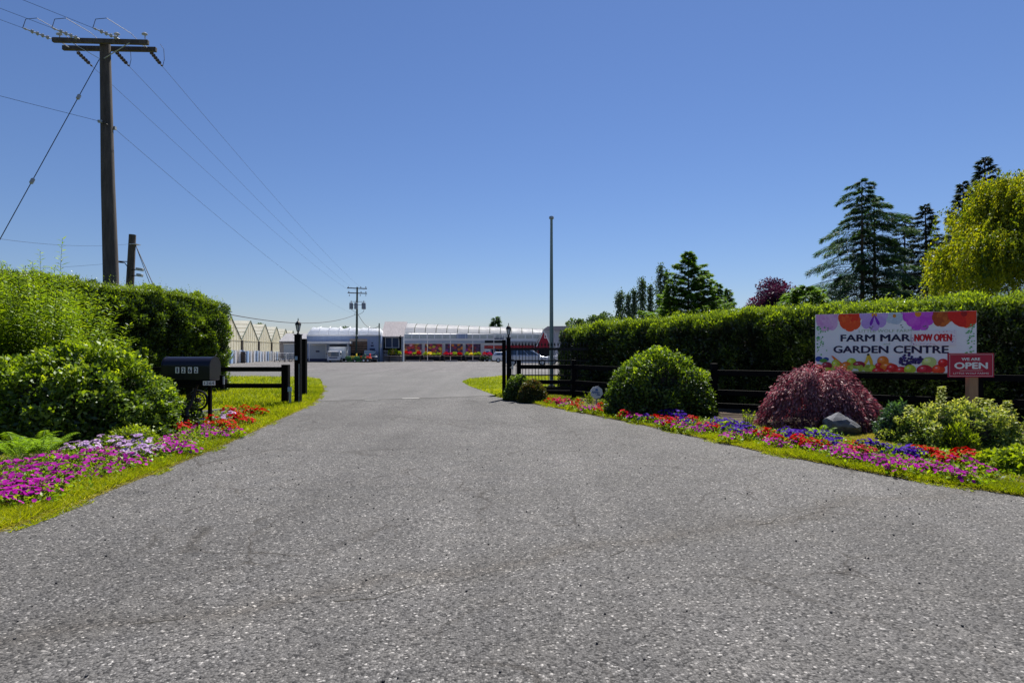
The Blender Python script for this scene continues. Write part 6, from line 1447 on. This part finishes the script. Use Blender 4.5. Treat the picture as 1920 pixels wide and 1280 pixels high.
def broadleaf(name, label, c, h, rad, base, n, mat, L, W=.6, blobs=26, group=None, cat='tree', gap=.0, squash=1.0, limbs=7):
    z0 = gz(c[1]); root = thing(name, label, cat, (c[0], c[1], z0), group); cz = (base+h)/2; rzz = (h-base)/2
    trunk(root, [(c[0], c[1], z0), (c[0]+.02*h, c[1], z0+base*.7), (c[0], c[1], z0+cz)], [h*.028, h*.022, h*.008])
    B = rvec(blobs)*np.array([rad, rad, rzz])*(rng.random((blobs, 1))**.45)*.78+np.array([c[0], c[1], z0+cz]); br_ = rng.uniform(.24, .42, blobs)*min(rad, rzz)*squash
    lm = MB()
    for i in range(min(limbs, blobs)): lm.tube([(c[0], c[1], z0+base*.8), tuple((np.array([c[0], c[1], z0+cz*.8])+B[i])/2), tuple(B[i])], [h*.014, h*.008, h*.003], 5)
    lm.build('limbs', M['bark'], root)
    k = rng.integers(0, blobs, n); d = rvec(n); r = rng.random((n, 1))**.5; Pt = B[k]+d*br_[k][:, None]*np.array([1,1,.8])*r
    A = nrm(d+rvec(n)*.8); N = nrm(d*.5+rvec(n)*.6+np.array([0,0,.5])); Ls = rng.uniform(*L, n); tone = rng.normal(0, .14, blobs)
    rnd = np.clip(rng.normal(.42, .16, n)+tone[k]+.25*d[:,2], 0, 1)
    link('crown', leaf_mesh('crown', Pt, A, N, Ls, Ls*W, mat, rnd), root); return root
broadleaf('plum_tree', 'dark purple leaved plum tree above the hedge left of the cedars', (tx(1462,46), 46), hz_(514,46), 2.9, 2.4, 15000, M['leaf_plum'], (.12,.26), blobs=34)
broadleaf('distant_tree', 'round grey green distant tree at the left end of the right hedge', (tx(1095,125), 125), hz_(573,125), 3.4, 2.5, 3000, M['leaf_far_haze'], (.4,.8), blobs=16)
broadleaf('distant_tree', 'round grey green distant tree beside the poplars', (tx(1132,120), 120), hz_(567,120), 3.8, 2.5, 3600, M['leaf_far_haze'], (.4,.8), blobs=18)
broadleaf('distant_tree', 'small low distant tree just right of the grey building', (tx(1072,118), 118), hz_(598,118), 2.4, 2, 1600, M['leaf_far_haze'], (.4,.8), blobs=10)
def poplar(label, c, h, rad):
    z0 = gz(c[1]); root = thing('poplar_tree', label, 'tree', (c[0], c[1], z0), 'poplars above the hedge')
    trunk(root, [(c[0], c[1], z0), (c[0]+.1, c[1], z0+h*.5), (c[0], c[1], z0+h*.97)], [.25, .16, .03])
    lm = MB(); Pt = []; A = []; RN = []; nb = int(20+14*rad)
    for i in range(nb):
        f = .16+.80*(i+rng.random())/nb; a = i*2.4+rng.normal(0, .4); prof = math.sin(min(1, (f-.1)/.75)*math.pi*.62)*(1.12-f)**.5*1.25
        rr = rad*prof*rng.uniform(.55, 1.05); b = np.array([c[0], c[1], z0+h*f]); tip = b+np.array([math.cos(a)*rr, math.sin(a)*rr, rng.uniform(.10, .17)*h*(1.05-f*.6)])
        lm.tube([tuple(b), tuple((b+tip)/2+np.array([math.cos(a), math.sin(a), 0])*rr*.12), tuple(tip)], [.05, .035, .01], 4)
        k = int(46+30*rad*rng.random()); t = rng.uniform(.15, 1.08, k)[:, None]; p = b*(1-t)+tip*t+rng.normal(0, .14+.08*rad, (k, 3))*[1,1,1.5]
        Pt.append(p); A.append(rvec(k)+np.array([0,0,.5])); RN.append(np.clip(rng.normal(.5, .2, k)+rng.normal(0, .15), 0, 1))
    lm.build('limbs', M['bark'], root); Pt = np.vstack(Pt); A = np.vstack(A); L = rng.uniform(.22, .42, len(Pt))
    link('crown', leaf_mesh('crown', Pt, A, rvec(len(Pt)), L, L*.75, M['leaf_far_haze'], np.concatenate(RN)), root)
for px, py, wd_, lbx in ((1163,541,1.9,'leftmost slim poplar above the right hedge'),(1178,548,1.0,'thin sparse poplar second from the left'),(1189,536,1.3,'slim poplar third from the left in the row'),(1204,519,1.9,'tall poplar in the middle of the row'),(1219,530,1.2,'thin sparse poplar right of the tall middle one'),(1238,494,2.0,'tallest poplar left of the broad cedar'),(1250,502,1.3,'poplar touching the left side of the broad cedar')):
    poplar(lbx, (tx(px,112), 112), hz_(py,112), wd_*.8)
for px, py, w1, dd, lbx in ((482,598,1.6,150,'far bushy tree behind the largest greenhouse gable'),(498,606,1.6,150,'far tree behind the second greenhouse roof'),(512,611,1.5,150,'far low tree behind the third greenhouse roof'),(528,612,.9,150,'tiny far tree above the last greenhouse'),(641,608,1.4,150,'far tree tip above the workshop roof left of the transformer pole'),(652,604,1.6,150,'far tree tip above the workshop roof touching the transformer pole'),(628,611,1.2,150,'far low tree tip above the middle of the workshop roof'),(1003,611,2.0,170,'far low tree behind the right end of the film greenhouse')):
    broadleaf('distant_tree', lbx, (tx(px,dd), dd), hz_(py,dd)-gz(dd), w1*1.3, 2, 900, M['leaf_far_haze'], (.45,.9), blobs=9)
# golden weeping tree
def weeping(c, h, rad, ns, per):
    root = thing('golden_weeping_tree', 'golden weeping tree with hanging curtains of leaves at the right edge', 'tree', (c[0], c[1], 0))
    trunk(root, [(c[0], c[1], 0), (c[0]+.1, c[1], h*.4), (c[0], c[1], h*.8)], [.30, .22, .10])
    lm = MB(); heads = []
    for i in range(26):
        a = i*2.4; r = rad*(.25+.7*rng.random()); z = h*(.98-.42*(r/rad)**1.6)*rng.uniform(.9, 1.02); e = np.array([c[0]+math.cos(a)*r, c[1]+math.sin(a)*r, z]); heads.append(e)
        lm.tube([(c[0], c[1], h*.42), ((c[0]+e[0])/2, (c[1]+e[1])/2, z*1.0), tuple(e)], [.10, .06, .02], 5)
    lm.build('limbs', M['bark'], root)
    Pt = []; A = []; RN = []
    for i in range(ns):
        if i % 4: e = heads[rng.integers(0, 26)]+rng.normal(0, .55, 3)*[1,1,.5]
        else:
            a = rng.uniform(0, 6.28); r = rad*math.sqrt(rng.random()); e = np.array([c[0]+math.cos(a)*r, c[1]+math.sin(a)*r, h*(1-.45*(r/rad)**2)*rng.uniform(.8, 1)])
        ln = rng.uniform(.8, 2.6); t = np.sort(rng.random(per))[:, None]; out = nrm(np.array([[e[0]-c[0], e[1]-c[1], 0]]))[0]; sw = rng.normal(0, .12, 2)
        p = e+out*np.minimum(t*ln, .45)*.8+np.array([sw[0], sw[1], 0])*t*ln+np.array([0,0,-1])*ln*t**1.25+rng.normal(0, .05, (per, 3)); p[:,2] = np.maximum(p[:,2], .5)
        Pt.append(p); A.append(np.repeat([[out[0]*.25, out[1]*.25, -.9]], per, 0)+rng.normal(0, .5, (per, 3))); RN.append(np.clip(rng.normal(.48, .2, per)+rng.normal(0, .27), 0, 1))
    Pt = np.vstack(Pt); A = np.vstack(A); RN = np.concatenate(RN); Ls = rng.uniform(.09, .18, len(Pt))
    link('crown', leaf_mesh('crown', Pt, A, nrm(rvec(len(Pt))+np.array([0,-.3,.4])), Ls, Ls*.45, M['leaf_gold'], RN), root)
weeping((tx(1938,27.5), 27.5), hz_(300,27.5), 3.55, 2300, 58)
